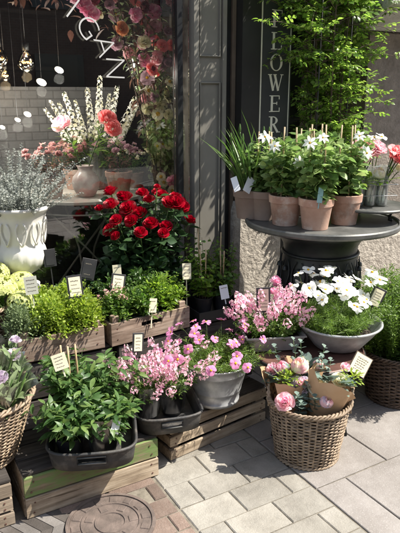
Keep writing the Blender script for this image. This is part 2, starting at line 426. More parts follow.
# ------------------------------------------------------------------ mesh building
class MB:
    def __init__(self):
        self.v = []; self.l = []; self.s = []; self.m = []; self.n = 0
    def raw(self, verts, loops, sizes, mat=0):
        verts = np.asarray(verts, float).reshape(-1, 3)
        self.v.append(verts)
        self.l.append(np.asarray(loops, int) + self.n)
        sizes = np.asarray(sizes, int)
        self.s.append(sizes)
        self.m.append(np.full(len(sizes), mat, int))
        self.n += len(verts)
        return self
    def poly(self, verts, faces, mat=0):
        return self.raw(verts, [i for f in faces for i in f], [len(f) for f in faces], mat)
    def box(self, c, size, rot=None, mat=0, bev=0.0):
        x, y, z = [a / 2 for a in size]
        if bev > 0:
            b = min(bev, x * .9, y * .9, z * .9)
            vs, fs = [], []
            for k, (zx, ins) in enumerate(((-z, b), (-z + b, 0), (z - b, 0), (z, b))):
                vs += [(-x + ins, -y + ins, zx), (x - ins, -y + ins, zx), (x - ins, y - ins, zx), (-x + ins, y - ins, zx)]
            fs.append((3, 2, 1, 0)); fs.append((12, 13, 14, 15))
            for k in range(3):
                for i in range(4):
                    j = (i + 1) % 4
                    fs.append((k * 4 + i, k * 4 + j, k * 4 + 4 + j, k * 4 + 4 + i))
        else:
            vs = [(-x, -y, -z), (x, -y, -z), (x, y, -z), (-x, y, -z), (-x, -y, z), (x, -y, z), (x, y, z), (-x, y, z)]
            fs = [(3, 2, 1, 0), (4, 5, 6, 7), (0, 1, 5, 4), (1, 2, 6, 5), (2, 3, 7, 6), (3, 0, 4, 7)]
        vs = np.array(vs)
        if rot is not None:
            vs = vs @ np.array(Euler(rot).to_matrix()).T
        return self.poly(vs + np.array(c), fs, mat)
    def tube(self, pts, rad, n=6, closed=False, cap=True, mat=0):
        p = np.asarray(pts, float)
        k = len(p)
        rad = np.full(k, rad) if np.isscalar(rad) else np.asarray(rad, float)
        if closed:
            t = np.roll(p, -1, 0) - np.roll(p, 1, 0)
        else:
            t = np.gradient(p, axis=0)
        t /= np.linalg.norm(t, axis=1)[:, None] + 1e-12
        ref = np.array([0, 0, 1.0]) if np.abs(t[:, 2]).mean() < 0.8 else np.array([1.0, 0, 0])
        a = np.cross(t, ref); a /= np.linalg.norm(a, axis=1)[:, None] + 1e-12
        b = np.cross(t, a)
        ang = np.arange(n) * 2 * np.pi / n
        vs = p[:, None] + rad[:, None, None] * (a[:, None] * np.cos(ang)[None, :, None] + b[:, None] * np.sin(ang)[None, :, None])
        fs = []
        for i in range(k if closed else k - 1):
            i2 = (i + 1) % k
            for j in range(n):
                j2 = (j + 1) % n
                fs.append((i * n + j, i2 * n + j, i2 * n + j2, i * n + j2))
        if cap and not closed:
            fs.append(tuple(range(n))); fs.append(tuple((k - 1) * n + j for j in range(n - 1, -1, -1)))
        return self.poly(vs.reshape(-1, 3), fs, mat)
    def lathe(self, prof, n=32, c=(0, 0, 0), mat=0, wob=None):
        vs = []
        for r, z in prof:
            for j in range(n):
                a = 2 * math.pi * j / n
                rr = r * (1 + (wob(a, z) if wob else 0))
                vs.append((c[0] + rr * math.cos(a), c[1] + rr * math.sin(a), c[2] + z))
        fs = []
        for i in range(len(prof) - 1):
            for j in range(n):
                j2 = (j + 1) % n
                fs.append((i * n + j, i * n + j2, (i + 1) * n + j2, (i + 1) * n + j))
        if prof[0][0] > 1e-5: fs.append(tuple(range(n - 1, -1, -1)))
        return self.poly(vs, fs, mat)
    def disc(self, c, r, n=24, mat=0):
        vs = [(c[0] + r * math.cos(2 * math.pi * j / n), c[1] + r * math.sin(2 * math.pi * j / n), c[2]) for j in range(n)]
        return self.poly(vs, [tuple(range(n))], mat)
    def scatter(self, tm, pos, rot, scale, mat=0):
        """copies of template tm=(verts, faces): pos (n,3), rot (n,3,3), scale (n,) or (n,3)"""
        tv, tf = tm
        pos = np.asarray(pos, float); n = len(pos)
        if n == 0: return self
        sc = np.asarray(scale, float)
        if sc.ndim == 0: sc = np.full(n, float(sc))
        if sc.ndim == 1: sc = np.repeat(sc[:, None], 3, 1)
        loc = tv[None] * sc[:, None]
        vs = np.einsum('nij,nkj->nki', rot, loc) + pos[:, None]
        lp = np.array([i for f in tf for i in f]); sz = np.array([len(f) for f in tf])
        loops = (lp[None] + (np.arange(n) * len(tv))[:, None]).reshape(-1)
        return self.raw(vs.reshape(-1, 3), loops, np.tile(sz, n), mat)
    def data(self, name, mats, smooth=True):
        me = bpy.data.meshes.new(name)
        if self.n:
            v = np.concatenate(self.v); l = np.concatenate(self.l); s = np.concatenate(self.s); m = np.concatenate(self.m)
            me.vertices.add(len(v)); me.vertices.foreach_set('co', v.reshape(-1).astype(np.float32))
            me.loops.add(len(l)); me.loops.foreach_set('vertex_index', l.astype(np.int32))
            me.polygons.add(len(s))
            me.polygons.foreach_set('loop_start', np.concatenate(([0], np.cumsum(s)[:-1])).astype(np.int32))
            me.polygons.foreach_set('material_index', m.astype(np.int32))
            me.polygons.foreach_set('use_smooth', np.full(len(s), smooth))
        for x in (mats if isinstance(mats, (list, tuple)) else [mats]):
            me.materials.append(M[x])
        me.update(calc_edges=True)
        me.validate()
        return me
    def build(self, name, mats, parent=None, smooth=True, loc=None, rotz=None):
        return put(name, self.data(name, mats, smooth), parent, loc, (0, 0, rotz or 0))

def put(name, me, parent=None, loc=None, rot=None, scale=None):
    o = bpy.data.objects.new(name, me)
    COL.objects.link(o)
    o.parent = parent
    if loc is not None: o.location = loc
    if rot is not None: o.rotation_euler = rot
    if scale is not None: o.scale = (scale,) * 3 if np.isscalar(scale) else scale
    return o

def tag(o, label, cat, group=None):
    o['label'] = label; o['category'] = cat
    if group: o['group'] = group
    return o
def thing(name, label, cat, loc=(0, 0, 0), rotz=0.0, group=None):
    return tag(put(name, None, None, loc, (0, 0, rotz)), label, cat, group)
def struct(o):
    o['kind'] = 'structure'; return o
def relabel(o, label):
    o['label'] = label; return o
def smoothed(o, ang=40):
    """sharp edges stay sharp"""
    me = o.data
    import bmesh
    bm = bmesh.new(); bm.from_mesh(me)
    for e in bm.edges:
        e.smooth = not (len(e.link_faces) == 2 and e.calc_face_angle(0) > R(ang))
    bm.to_mesh(me); bm.free()
    return o

# ------------------------------------------------------------------ leaves and petals
def leaf_t(w=0.25, fold=0.12, curl=0.25, rows=3, peak=0.45, notch=0.0):
    """leaf along +Y, face up, length 1"""
    vs = [(0, 0, 0)]; fs = []
    for i in range(1, rows):
        t = i / rows
        f = (t / peak) ** 0.8 if t < peak else 1 - ((t - peak) / (1 - peak)) ** 2
        z = -curl * t * t
        vs += [(-w * f, t, z + fold * w), (0, t + 0.02, z), (w * f, t, z + fold * w)]
    vs.append((0, 1 - notch, -curl))
    e = len(vs) - 1
    fs += [(0, 2, 1), (0, 3, 2)]
    for i in range(rows - 2):
        a = 1 + 3 * i; b = a + 3
        fs += [(a, a + 1, b + 1, b), (a + 1, a + 2, b + 2, b + 1)]
    a = 1 + 3 * (rows - 2)
    fs += [(a, a + 1, e), (a + 1, a + 2, e)]
    return np.array(vs, float), fs

T_LEAF = leaf_t(0.24, 0.25, 0.3, 4, 0.4)
T_WIDE = leaf_t(0.36, 0.2, 0.25, 4, 0.45)
T_ROUND = leaf_t(0.48, 0.12, 0.12, 4, 0.55)
T_LANCE = leaf_t(0.15, 0.25, 0.35, 4, 0.4)
T_LANCEW = leaf_t(0.19, 0.22, 0.4, 5, 0.42)
T_NEEDLE = leaf_t(0.05, 0.3, 0.2, 3, 0.4)
T_SMALL = leaf_t(0.3, 0.2, 0.2, 2, 0.5)
T_BLADE = leaf_t(0.025, 0.5, 0.35, 6, 0.3)
T_PETAL = leaf_t(0.37, -0.10, 0.16, 6, 0.72, 0.05)
T_PETAL_B = leaf_t(0.31, 0.14, 0.42, 6, 0.7, 0.08)
T_PETAL_S = leaf_t(0.42, 0.1, 0.2, 2, 0.6)

def frames(d, roll=None, up=(0, 0, 1)):
    """(n,3,3) rotations whose y axis is d and whose z axis is near up"""
    d = np.asarray(d, float)
    d = d / (np.linalg.norm(d, axis=1)[:, None] + 1e-12)
    u = np.tile(np.array(up, float), (len(d), 1))
    par = np.abs((d * u).sum(1)) > 0.97
    u[par] = (0.9, 0.43, 0.1)
    x = np.cross(d, u); x /= np.linalg.norm(x, axis=1)[:, None] + 1e-12
    z = np.cross(x, d)
    if roll is not None:
        c, s = np.cos(roll)[:, None], np.sin(roll)[:, None]
        x, z = x * c + z * s, z * c - x * s
    return np.stack([x, d, z], axis=2)

def rand_dir(n, zmin=-1.0, zmax=1.0):
    z = NR.uniform(zmin, zmax, n); a = NR.uniform(0, 2 * np.pi, n)
    r = np.sqrt(np.maximum(0, 1 - z * z))
    return np.stack([r * np.cos(a), r * np.sin(a), z], 1)

def stalks(stem, leaf, base, n, h, spread, tm, m, size, r0=0.03, t0=0.15, droop=0.0, elev=0.5, hvar=0.25, srad=0.0014,
           shrink=0.5, lean=(0, 0), roll=0.6, lmat=0, smat=0, whorl=1, squash=1.0):
    """n stalks from a patch of radius r0, each with m leaves; returns the tips"""
    base = np.asarray(base, float)
    a = NR.uniform(0, 2 * np.pi, n); q = np.sqrt(NR.uniform(0, 1, n))
    b0 = base + np.stack([np.cos(a) * q * r0, np.sin(a) * q * r0 * squash, np.zeros(n)], 1)
    a2 = a + NR.normal(0, 0.5, n)
    sp = spread * (0.15 + 0.85 * q) * NR.uniform(0.75, 1.1, n)
    hh = h * NR.uniform(1 - hvar, 1 + hvar * 0.5, n) * (1 - 0.22 * q)
    out = np.stack([np.cos(a2) * sp + lean[0], np.sin(a2) * sp * squash + lean[1], np.zeros(n)], 1)
    wig = NR.normal(0, 0.05 * h, (n, 3)); wig[:, 2] *= 0.2
    def P(t):
        t = np.asarray(t)[..., None]
        return (b0[:, None] + out[:, None] * t ** 1.4 + np.array([0, 0, 1]) * (hh[:, None, None] * (t - droop * t ** 3))
                + wig[:, None] * np.sin(np.pi * t) * 0.8)
    ts = np.linspace(0, 1, 6)
    cur = P(np.tile(ts, (n, 1)))
    if stem is not None and srad > 0:
        for i in range(n):
            stem.tube(cur[i], np.linspace(srad, srad * 0.5, 6), 3, cap=False, mat=smat)
    if m:
        k = m
        t = (t0 + (1 - t0) * (np.arange(k)[None] + NR.uniform(-0.3, 0.3, (n, k))) / k).clip(0.02, 1)
        pos = P(t)
        tan = P((t + 0.05)) - P(t - 0.05)
        tan /= np.linalg.norm(tan, axis=2)[..., None]
        for wv in range(whorl):
            ga = (np.arange(k)[None] * 2.4 + NR.uniform(0, 6.28, (n, 1)) + NR.normal(0, 0.35, (n, k)) + wv * 2 * np.pi / whorl)
            rad = np.stack([np.cos(ga), np.sin(ga), np.zeros_like(ga)], 2)
            rad = rad - (rad * tan).sum(2)[..., None] * tan * 0.7
            d = rad * math.cos(elev) + tan * math.sin(elev) + NR.normal(0, 0.15, rad.shape)
            s = size * NR.uniform(0.7, 1.15, (n, k)) * (1 - shrink * t)
            d = d.reshape(-1, 3)
            leaf.scatter(tm, pos.reshape(-1, 3), frames(d, NR.normal(0, roll, len(d))), s.reshape(-1), lmat)
    tip = P(np.ones((n, 1)))[:, 0]
    td = tip - P(np.full((n, 1), 0.9))[:, 0]
    return tip, td / (np.linalg.norm(td, axis=1)[:, None] + 1e-9)

def lumpy(leaf, c, rx, ry, h, n, tm, size, lumps=14, fill=0.35, lmat=0, up=0.6):
    """a low cushion of leaves made of many small shoots"""
    ld = rand_dir(lumps, 0.05, 1.0)
    lr = NR.uniform(0.25, 0.42, lumps)
    idx = NR.integers(0, lumps, n)
    d = rand_dir(n, -0.3, 1.0)
    rr = NR.uniform(fill, 1, n) ** 0.5
    p = ld[idx] * 0.78 * NR.uniform(0.6, 1.0, (n, 1)) + d * (lr[idx] * rr)[:, None]
    p[:, 2] = np.abs(p[:, 2])
    pos = np.array(c) + p * np.array([rx, ry, h])
    dd = d + p * 0.5 + np.array([0, 0, up]) * NR.uniform(0, 1, (n, 1)) + NR.normal(0, 0.35, (n, 3))
    leaf.scatter(tm, pos, frames(dd, NR.normal(0, 0.9, n)), size * NR.uniform(0.65, 1.25, n), lmat)

# ------------------------------------------------------------------ flower heads (axis +Z, radius 1)
def cup_petal(mb, ang, r0, r1, h, span, z0=0.0, flare=0.0, ruf=0.0, mat=0, nu=5, nv=4, tip=0.15):
    vs = []
    for i in range(nv + 1):
        v = i / nv
        for j in range(nu + 1):
            u = -1 + 2 * j / nu
            wv = math.sin(math.pi * min(1, 0.12 + 0.62 * v)) ** 0.7
            a = ang + u * span * wv
            r = r0 + (r1 - r0) * math.sin(v * math.pi / 2) + flare * max(0, v - 0.6) ** 1.5 * 3
            z = z0 + h * v - tip * u * u * v * h + rnd.uniform(-ruf, ruf) * v
            r += rnd.uniform(-ruf, ruf) * v
            vs.append((r * math.cos(a), r * math.sin(a), z - flare * 0.5 * max(0, v - 0.7)))
    fs = [(i * (nu + 1) + j, i * (nu + 1) + j + 1, (i + 1) * (nu + 1) + j + 1, (i + 1) * (nu + 1) + j) for i in range(nv) for j in range(nu)]
    mb.poly(vs, fs, mat)

def rose_head(c, open_=1.0, leafy=True):
    mb = MB()
    for k, (n, r1, h, sp, fl, z0) in enumerate(((3, 0.16, 0.95, 1.3, 0.02, 0), (3, 0.30, 0.98, 1.1, 0.06, 0), (4, 0.46, 0.98, 0.95, 0.12, -0.03),
                                               (5, 0.64, 0.92, 0.8, 0.22, -0.08), (5, 0.82 * open_, 0.80, 0.75, 0.34, -0.14), (6, 0.95 * open_, 0.58, 0.66, 0.4, -0.18))):
        for i in range(n):
            cup_petal(mb, 2 * math.pi * (i + 0.5 * (k % 2)) / n + rnd.uniform(-0.25, 0.25), r1 * 0.3, r1 * rnd.uniform(0.92, 1.06), h * rnd.uniform(0.92, 1.05), sp, z0, fl, 0.015)
    if leafy:
        n = 5
        a = np.arange(n) * 2 * np.pi / n
        d = np.stack([np.cos(a), np.sin(a), np.full(n, -0.1)], 1)
        mb.scatter(T_LANCE, d * 0.05 + np.array([0, 0, -0.18]), frames(d), 0.75, 1)
    return mb.data('rose_head', [c, 'leaf_deep'])

def peony_head(c, c2=None, dense=1.0):
    mb = MB()
    for k, (n, r1, h, sp, fl, z0) in enumerate(((5, 0.22, 0.8, 0.9, 0.0, 0.05), (6, 0.38, 0.92, 0.7, 0.03, 0), (8, 0.54, 0.95, 0.55, 0.06, -0.05),
                                               (9, 0.70, 0.88, 0.5, 0.10, -0.12), (9, 0.84, 0.74, 0.5, 0.14, -0.2), (8, 0.96, 0.55, 0.55, 0.2, -0.25))):
        for i in range(n):
            cup_petal(mb, 2 * math.pi * i / n + rnd.uniform(-0.4, 0.4), r1 * 0.35, r1 * rnd.uniform(0.85, 1.1), h * rnd.uniform(0.85, 1.08), sp, z0, fl, 0.05, 0 if k > 1 or c2 is None else 1, 5, 3, 0.3)
    return mb.data('peony_head', [c, c2 or c])

def peony_ball(c, c2):
    """a half closed, globe shaped peony"""
    mb = MB()
    for k, (n, r1, h, sp, z0) in enumerate(((4, 0.3, 1.0, 1.0, -0.1), (5, 0.5, 1.12, 0.8, -0.25), (6, 0.68, 1.15, 0.75, -0.4), (6, 0.82, 1.05, 0.75, -0.5), (6, 0.9, 0.8, 0.8, -0.55))):
        for i in range(n):
            a = 2 * math.pi * (i + 0.5 * (k % 2)) / n + rnd.uniform(-.3, .3); vs = []
            for p in range(5):
                v = p / 4
                for q in range(6):
                    u = -1 + 0.4 * q
                    r = r1 * math.sin(min(2.45, 0.35 + 2.0 * v)) * rnd.uniform(.97, 1.03); z = z0 + h * v - 0.12 * u * u * v + rnd.uniform(-.02, .02)
                    b = a + u * sp * (0.5 + 0.5 * math.sin(math.pi * min(1, .2 + .7 * v)))
                    vs.append((r * math.cos(b), r * math.sin(b), z))
            mb.poly(vs, [(p * 6 + q, p * 6 + q + 1, p * 6 + 7 + q, p * 6 + 6 + q) for p in range(4) for q in range(5)], 0 if rnd.random() < .65 else 1)
    return mb.data('peony_ball', [c, c2])

def daisy_head(c, n=8, tm=T_PETAL, eye=0.2, cup=0.15):
    mb = MB()
    a = np.arange(n) * 2 * np.pi / n + NR.normal(0, 0.07, n)
    d = np.stack([np.cos(a), np.sin(a), cup + NR.normal(0, 0.12, n)], 1)
    half = np.arange(n) % 3 == rnd.randrange(3)
    for sel, tq in ((half, T_PETAL_B if tm is T_PETAL else tm), (~half, tm)):
        k_ = int(sel.sum())
        mb.scatter(tq, d[sel] * 0.1, frames(d[sel], NR.normal(0, 0.28, k_)), np.stack([NR.uniform(0.9, 1.15, k_), NR.uniform(0.78, 1.0, k_), NR.uniform(0.6, 1.6, k_)], 1), 0)
    mb.lathe([(eye, 0.0), (eye * 0.95, 0.07), (eye * 0.6, 0.13), (0.0, 0.15)], 10, (0, 0, 0.02), 1)
    return mb.data('daisy_head', [c, 'yellow'])

def floret_spike(c, n=14, length=0.06, r=0.012, fr=0.011, c2=None, petals=5, taper=0.5):
    """many small florets up one spike, real size"""
    mb = MB()
    mb.tube([(0, 0, -0.01), (0, 0, length * 0.5), (0.003, 0, length)], 0.0012, 3, mat=2)
    for i in range(n):
        t = i / n
        a = i * 2.4 + rnd.uniform(-0.3, 0.3)
        q = r * (1 - taper * t)
        p = np.array([math.cos(a) * q, math.sin(a) * q, length * t])
        ax = np.array([math.cos(a), math.sin(a), rnd.uniform(0.1, 0.7)])
        ax /= np.linalg.norm(ax)
        u = np.cross(ax, [0, 0, 1]); u /= np.linalg.norm(u); w = np.cross(u, ax)
        aa = np.arange(petals) * 2 * np.pi / petals + rnd.uniform(0, 6)
        d = np.cos(aa)[:, None] * u + np.sin(aa)[:, None] * w + ax * 0.3
        z = np.tile(ax, (petals, 1))
        x = np.cross(d / np.linalg.norm(d, axis=1)[:, None], z); x /= np.linalg.norm(x, axis=1)[:, None]
        dn = d / np.linalg.norm(d, axis=1)[:, None]
        mb.scatter(T_PETAL_S, np.tile(p, (petals, 1)), np.stack([x, dn, np.cross(x, dn)], 2), fr * (1 - 0.35 * t) * NR.uniform(0.8, 1.2, petals), 1 if (c2 and rnd.random() < 0.3) else 0)
    return mb.data('flower_spike', [c, c2 or c, 'stem'])

def dir_rot(d, spin=None):
    q = Vector(d).to_track_quat('Z', 'Y')
    e = q @ Euler((0, 0, rnd.uniform(0, 6.28) if spin is None else spin)).to_quaternion()
    return e.to_euler()

# ------------------------------------------------------------------ pots, baskets, crates, tags
def pot_part(parent, loc, r=0.055, h=0.10, mat='black_plastic', name='pot', rim=True, soil=True):
    mb = MB()
    rb = r * 0.74
    if rim:
        mb.lathe([(0.0, 0), (rb, 0), (r * 0.93, h * 0.74), (r * 0.94, h * 0.75), (r * 1.0, h * 0.76), (r * 1.03, h * 0.99), (r * 1.0, h), (r * 0.93, h), (r * 0.88, h * 0.86), (r * 0.6, h * 0.5)], 28)
    else:
        mb.lathe([(0.0, 0), (rb, 0), (r, h), (r * 1.06, h), (r * 1.06, h * 0.95), (r * 1.03, h * 0.95), (r * 1.05, h * 1.005), (r * 0.95, h * 1.005), (r * 0.9, h * 0.6)], 24)
    o = smoothed(mb.build(name, mat, parent, loc=loc), 35)
    if soil:
        s = MB(); s.lathe([(r * 0.93, h * 0.84), (r * 0.5, h * 0.88), (0, h * 0.9)], 16)
        s.build('soil', 'soil', o)
    return o

def wicker_basket(label, loc, rb, rt, h, mat='wicker', rows=22, stakes=18, group=None, handles=True, rotz=0.0):
    root = thing('wicker_basket', label, 'basket', loc, rotz, group)
    wv = MB()
    K = stakes * 6
    for i in range(rows):
        z = h * (i + 0.5) / rows
        r = rb + (rt - rb) * (z / h) ** 0.85
        a = np.arange(K) * 2 * np.pi / K
        off = 0.0042 * np.cos(a * stakes + (np.pi if i % 2 else 0))
        rr = r + off + NR.normal(0, 0.0006, K)
        pts = np.stack([np.cos(a) * rr, np.sin(a) * rr, z + NR.normal(0, 0.0007, K) + 0.002 * math.sin(i * 1.7) * np.sin(a * 2 + i)], 1)
        wv.tube(pts, h / rows * 0.5, 5, closed=True)
    wv.build('weave', mat, root)
    st = MB()
    for j in range(stakes * 2):
        a = math.pi * (j + 0.5) / stakes
        st.tube([(math.cos(a) * (rb + (rt - rb) * (t ** 0.85)), math.sin(a) * (rb + (rt - rb) * (t ** 0.85)), t * h) for t in np.linspace(0, 1, 5)], 0.0042, 5)
    st.build('stakes', mat, root)
    rm = MB()
    K = 90
    for q in range(3):
        a = np.arange(K) * 2 * np.pi / K
        ph = a * 18 + q * 2 * np.pi / 3
        pts = np.stack([np.cos(a) * (rt + 0.004 + 0.008 * np.cos(ph)), np.sin(a) * (rt + 0.004 + 0.008 * np.cos(ph)), h + 0.004 + 0.008 * np.sin(ph)], 1)
        rm.tube(pts, 0.0056, 5, closed=True)
    rm.build('rim', mat, root)
    fo = MB()
    for q in range(2):
        a = np.arange(K) * 2 * np.pi / K
        ph = a * 22 + q * np.pi
        fo.tube(np.stack([np.cos(a) * (rb + 0.004 + 0.005 * np.cos(ph)), np.sin(a) * (rb + 0.004 + 0.005 * np.cos(ph)), 0.007 + 0.005 * np.sin(ph)], 1), 0.0055, 5, closed=True)
    fo.build('foot_rim', mat, root)
    ln = MB()
    ln.lathe([(0, 0.01), (rb - 0.009, 0.01), (rt - 0.012, h * 0.97)], 40)
    ln.build('liner', 'liner', root)
    if handles:
        for sg in (-1, 1):
            hm = MB()
            t = np.linspace(0, 1, 14)
            ang = (t - 0.5) * 0.62 + (0 if sg > 0 else math.pi)
            for q in range(2):
                ph = t * 30 + q * np.pi
                rr = rt + 0.006 + 0.006 * np.cos(ph)
                hm.tube(np.stack([np.cos(ang) * rr, np.sin(ang) * rr, h - 0.02 + 0.085 * np.sin(np.pi * t) ** 0.7 + 0.005 * np.sin(ph)], 1), 0.006, 5)
            hm.build('handle', mat, root)
    return root

def plank(mb, c, size, rot=None, j=0.002):
    mb.box((c[0] + rnd.uniform(-j, j), c[1] + rnd.uniform(-j, j), c[2]), size, rot, bev=0.0025)

def crate(label, loc, rotz, L, D, H, slats, mat, group=None, slot=False, turned=False, floor=True, post=0.035, gap=0.012, fronts=None, posts_up=0.02):
    """slatted box; x along the front, front face at y=-D/2; turned over when it serves as a step"""
    root = thing('wooden_crate', label, 'crate', loc, rotz, group)
    sh = (H - gap * (slats - 1)) / slats
    for sg, nm in ((-1, 'front_panel'), (1, 'back_panel')):
        mb = MB()
        for i in range(slats):
            if sg < 0 and fronts and i in fronts: continue
            if slot and sg < 0:
                y_ = sg * (D / 2 - 0.007)
                for cx_, cz_, wx_, wz_ in ((0, H * 0.29, L, H * 0.58), (0, H * 0.895, L, H * 0.21), (-L / 4 - 0.03, H * 0.685, L / 2 - 0.06, H * 0.205), (L / 4 + 0.03, H * 0.685, L / 2 - 0.06, H * 0.205)):
                    mb.box((cx_, y_, cz_), (wx_, 0.014, wz_))
                continue
            plank(mb, (0, sg * (D / 2 - 0.007), sh * (i + 0.5) + gap * i), (L, 0.014, sh), (rnd.uniform(-.01, .01), 0, rnd.uniform(-.004, .004)))
        if mb.n: mb.build(nm, mat, root, smooth=False)
    if fronts:
        for i, (fm, nm, lab) in fronts.items():
            mb = MB(); plank(mb, (0, -(D / 2 - 0.007), sh * (i + 0.5) + gap * i), (L, 0.014, sh))
            o = mb.build(nm, fm, root, smooth=False)
            if lab: o['label'] = lab
    for sg in (-1, 1):
        mb = MB()
        for i in range(slats):
            plank(mb, (sg * (L / 2 - 0.007), 0, sh * (i + 0.5) + gap * i), (0.014, D - 0.03, sh))
        mb.build('side_panel', mat, root, smooth=False)
        for sy in (-1, 1):
            mb = MB(); mb.box((sg * (L / 2 - 0.016 - post / 2), sy * (D / 2 - 0.016 - post / 2), (H + posts_up) / 2 + 0.003), (post, post, H + posts_up - 0.004), bev=0.003)
            mb.build('corner_post', mat, root, smooth=False)
    nl = MB()
    for sx in (-1, 1):
        for i in range(slats):
            for dz in (-0.25, 0.25):
                nl.box((sx * (L / 2 - 0.03 + rnd.uniform(-.006, .006)), -(D / 2 + 0.0006), sh * (i + 0.5 + dz) + gap * i), (0.006, 0.0016, 0.006), (0, rnd.uniform(0, 1.5), 0))
    nl.build('nails', 'rust', root, smooth=False)
    if floor:
        mb = MB(); z = H + 0.008 if turned else 0.012
        n = 4
        for i in range(n):
            w = (D - 0.01) / n
            plank(mb, (0, -D / 2 + 0.005 + w * (i + 0.5), z), (L - (0 if turned else 0.034), w - 0.008, 0.013))
        mb.build('top_boards' if turned else 'bottom_boards', 'dark_wood' if turned else mat, root, smooth=False)
    return root

def sign_tag(label, loc, rot, w=0.06, h=0.085, back='slate', card='card', stake=0.12, border=0.009, lines=4, group=None, name='price_tag'):
    """small card, with or without a dark board behind it, on a thin stake; loc = centre of the card, rot = (lean back, roll, turn)"""
    root = thing(name, label, 'tag', loc, 0, group)
    root.rotation_euler = (rot[0], rot[1], rot[2])
    if back:
        mb = MB(); mb.box((0, 0.003, 0), (w, 0.005, h), bev=0.001); mb.build('board', back, root, smooth=False)
        cw, ch = w - 2 * border, h - 2 * border
    else:
        cw, ch = w, h
    mb = MB(); mb.box((0, -0.0008, 0), (cw, 0.0015, ch)); mb.build('card', card, root, smooth=False)
    if lines:
        mb = MB()
        for i in range(lines):
            z = ch * (0.3 - 0.6 * i / max(1, lines - 1))
            x = -cw * 0.32
            end = cw * rnd.uniform(0.15, 0.36)
            while x < end:
                l = cw * rnd.uniform(0.05, 0.14)
                mb.box((x + l / 2, -0.0019, z + rnd.uniform(-.001, .001)), (l, 0.0006, ch * (0.035 if i else 0.05)), (0, rnd.uniform(-.25, .25), 0))
                x += l + cw * 0.035
        mb.build('handwriting', 'ink', root, smooth=False)
    if stake:
        mb = MB(); mb.box((0, 0.0075, -h / 2 - stake / 2 + 0.02), (0.005, 0.003, stake), bev=0.0008)
        mb.build('stake', back or card, root, smooth=False)
    return root

def canes(label, loc, pts, group=None):
    root = thing('bamboo_canes', label, 'canes', loc, 0, group)
    for a, b in pts:
        mb = MB()
        p = np.linspace(np.array(a), np.array(b), 7)
        mb.tube(p, [0.0045, 0.004, 0.0042, 0.0038, 0.004, 0.0036, 0.0034], 6)
        mb.build('cane', 'bamboo', root)
    return root
# ================================================================== THE SETTING
def slabs(name, mat, rects, z=0.0, rot=True, bev=0.004, thick=0.05, jit=0.0015):
    """paving units given as (s0, s1, d0, d1) in the shop's own axes"""
    mb = MB()
    for s0, s1, d0, d1 in rects:
        sx, sy = s1 - s0, d1 - d0
        if sx < 0.015 or sy < 0.015: continue
        mb.box(((s0 + s1) / 2, -(d0 + d1) / 2, z - thick / 2 + rnd.uniform(-jit, 0)), (sx, sy, thick), (rnd.uniform(-jit, jit) * 2, rnd.uniform(-jit, jit) * 2, rnd.uniform(-.008, .008)), bev=bev)
    return struct(mb.build(name, mat, None, smooth=False, loc=(M0[0], M0[1], 0), rotz=YAW))

gm = MB(); gm.box((0, 0, -0.26), (120, 120, 0.4))
struct(gm.build('ground', 'asphalt', smooth=False))
jm = MB(); jm.box((0, -1.9, -0.032), (24, 4.6, 0.05))
struct(jm.build('paving_bed', 'joint', None, False, (M0[0], M0[1], 0), YAW))

SA, SB = -0.768, -0.231
rects = []
j = 0.005
d = 0.0; k = 0
while d < 4.1:
    off = 0.111 if k % 2 else 0.0
    s = SA - off
    while s < SB:
        a, b = max(s, SA), min(s + 0.222, SB)
        if b - a > 0.02: rects.append((a + j / 2, b - j / 2, d + j / 2, d + 0.142 - j / 2))
        s += 0.222
    d += 0.142; k += 1
slabs('pavement', 'pale_paver', rects, bev=0.004, jit=0.002)

rects = []
j = 0.006
for k, d0 in enumerate(np.arange(-0.01, 4.2, 0.40)):
    off = 0.405 if k % 2 else 0.16
    s = SB - 0.6 + off
    while s < 5.5:
        a = max(s, SB + 0.003)
        if s + 0.6 > SB + 0.03: rects.append((a + j / 2, s + 0.6 - j / 2, d0 + j / 2, d0 + 0.40 - j / 2))
        s += 0.6
slabs('slab_pavement', 'grey_slab', rects, bev=0.0025, jit=0.001)

# patterned paving to the left: red bricks, grey and dark chevrons around a round cover
CS = (W(0, 0)[0], W(0, 0)[1])
cov = (-0.335, 1.905)
cs = (cov[0] - M0[0]) * 0.866 + (cov[1] - M0[1]) * 0.5
cd = (cov[0] - M0[0]) * 0.5 - (cov[1] - M0[1]) * 0.866
CR = 0.168
rects = []; dark = []
d = 1.13; k = 0
while d < 3.3:
    s = SA - 0.008 - (0.055 if k % 2 else 0)
    if k % 2: rects.append((s + 0.003, SA - 0.009, d, d + 0.094))
    while s > -3.2:
        a, b = s - 0.2, s
        cx, cy = (a + b) / 2, d + 0.047
        if math.hypot(cx - cs, cy - cd) > CR - 0.02 and not (-1.52 < cx < -1.13 and 1.05 < cy < 1.5):
            (dark if rnd.random() < 0.12 else rects).append((a + 0.003, b - 0.003, d, d + 0.094))
        s -= 0.206
    d += 0.1; k += 1
slabs('tiled_pavement', 'red_brick', rects, jit=0.002)
slabs('tiled_pavement', 'dark_tile', dark, jit=0.002)
mbd = MB(); mbl = MB()
def chevron(s0, d0, q, wd, target):
    for sg in (-1, 1):
        p = [(0, 0), (wd, 0), (wd - 0.055, sg * q), (-0.055, sg * q)]
        vs = [(s0 + a, -(d0 + b), zz) for zz in (-0.045, -0.001 + rnd.uniform(-.001, 0)) for a, b in p]
        fs = [(0, 1, 5, 4), (1, 2, 6, 5), (2, 3, 7, 6), (3, 0, 4, 7), (4, 5, 6, 7)]
        if sg < 0: fs = [f[::-1] for f in fs]
        target.poly(vs, fs)
for i in range(8):
    chevron(-1.50 + i * 0.046, 1.275, 0.105, 0.043, mbd if i % 2 else mbl)
struct(mbd.build('tiled_pavement', 'dark_tile', None, False, (M0[0], M0[1], 0), YAW))
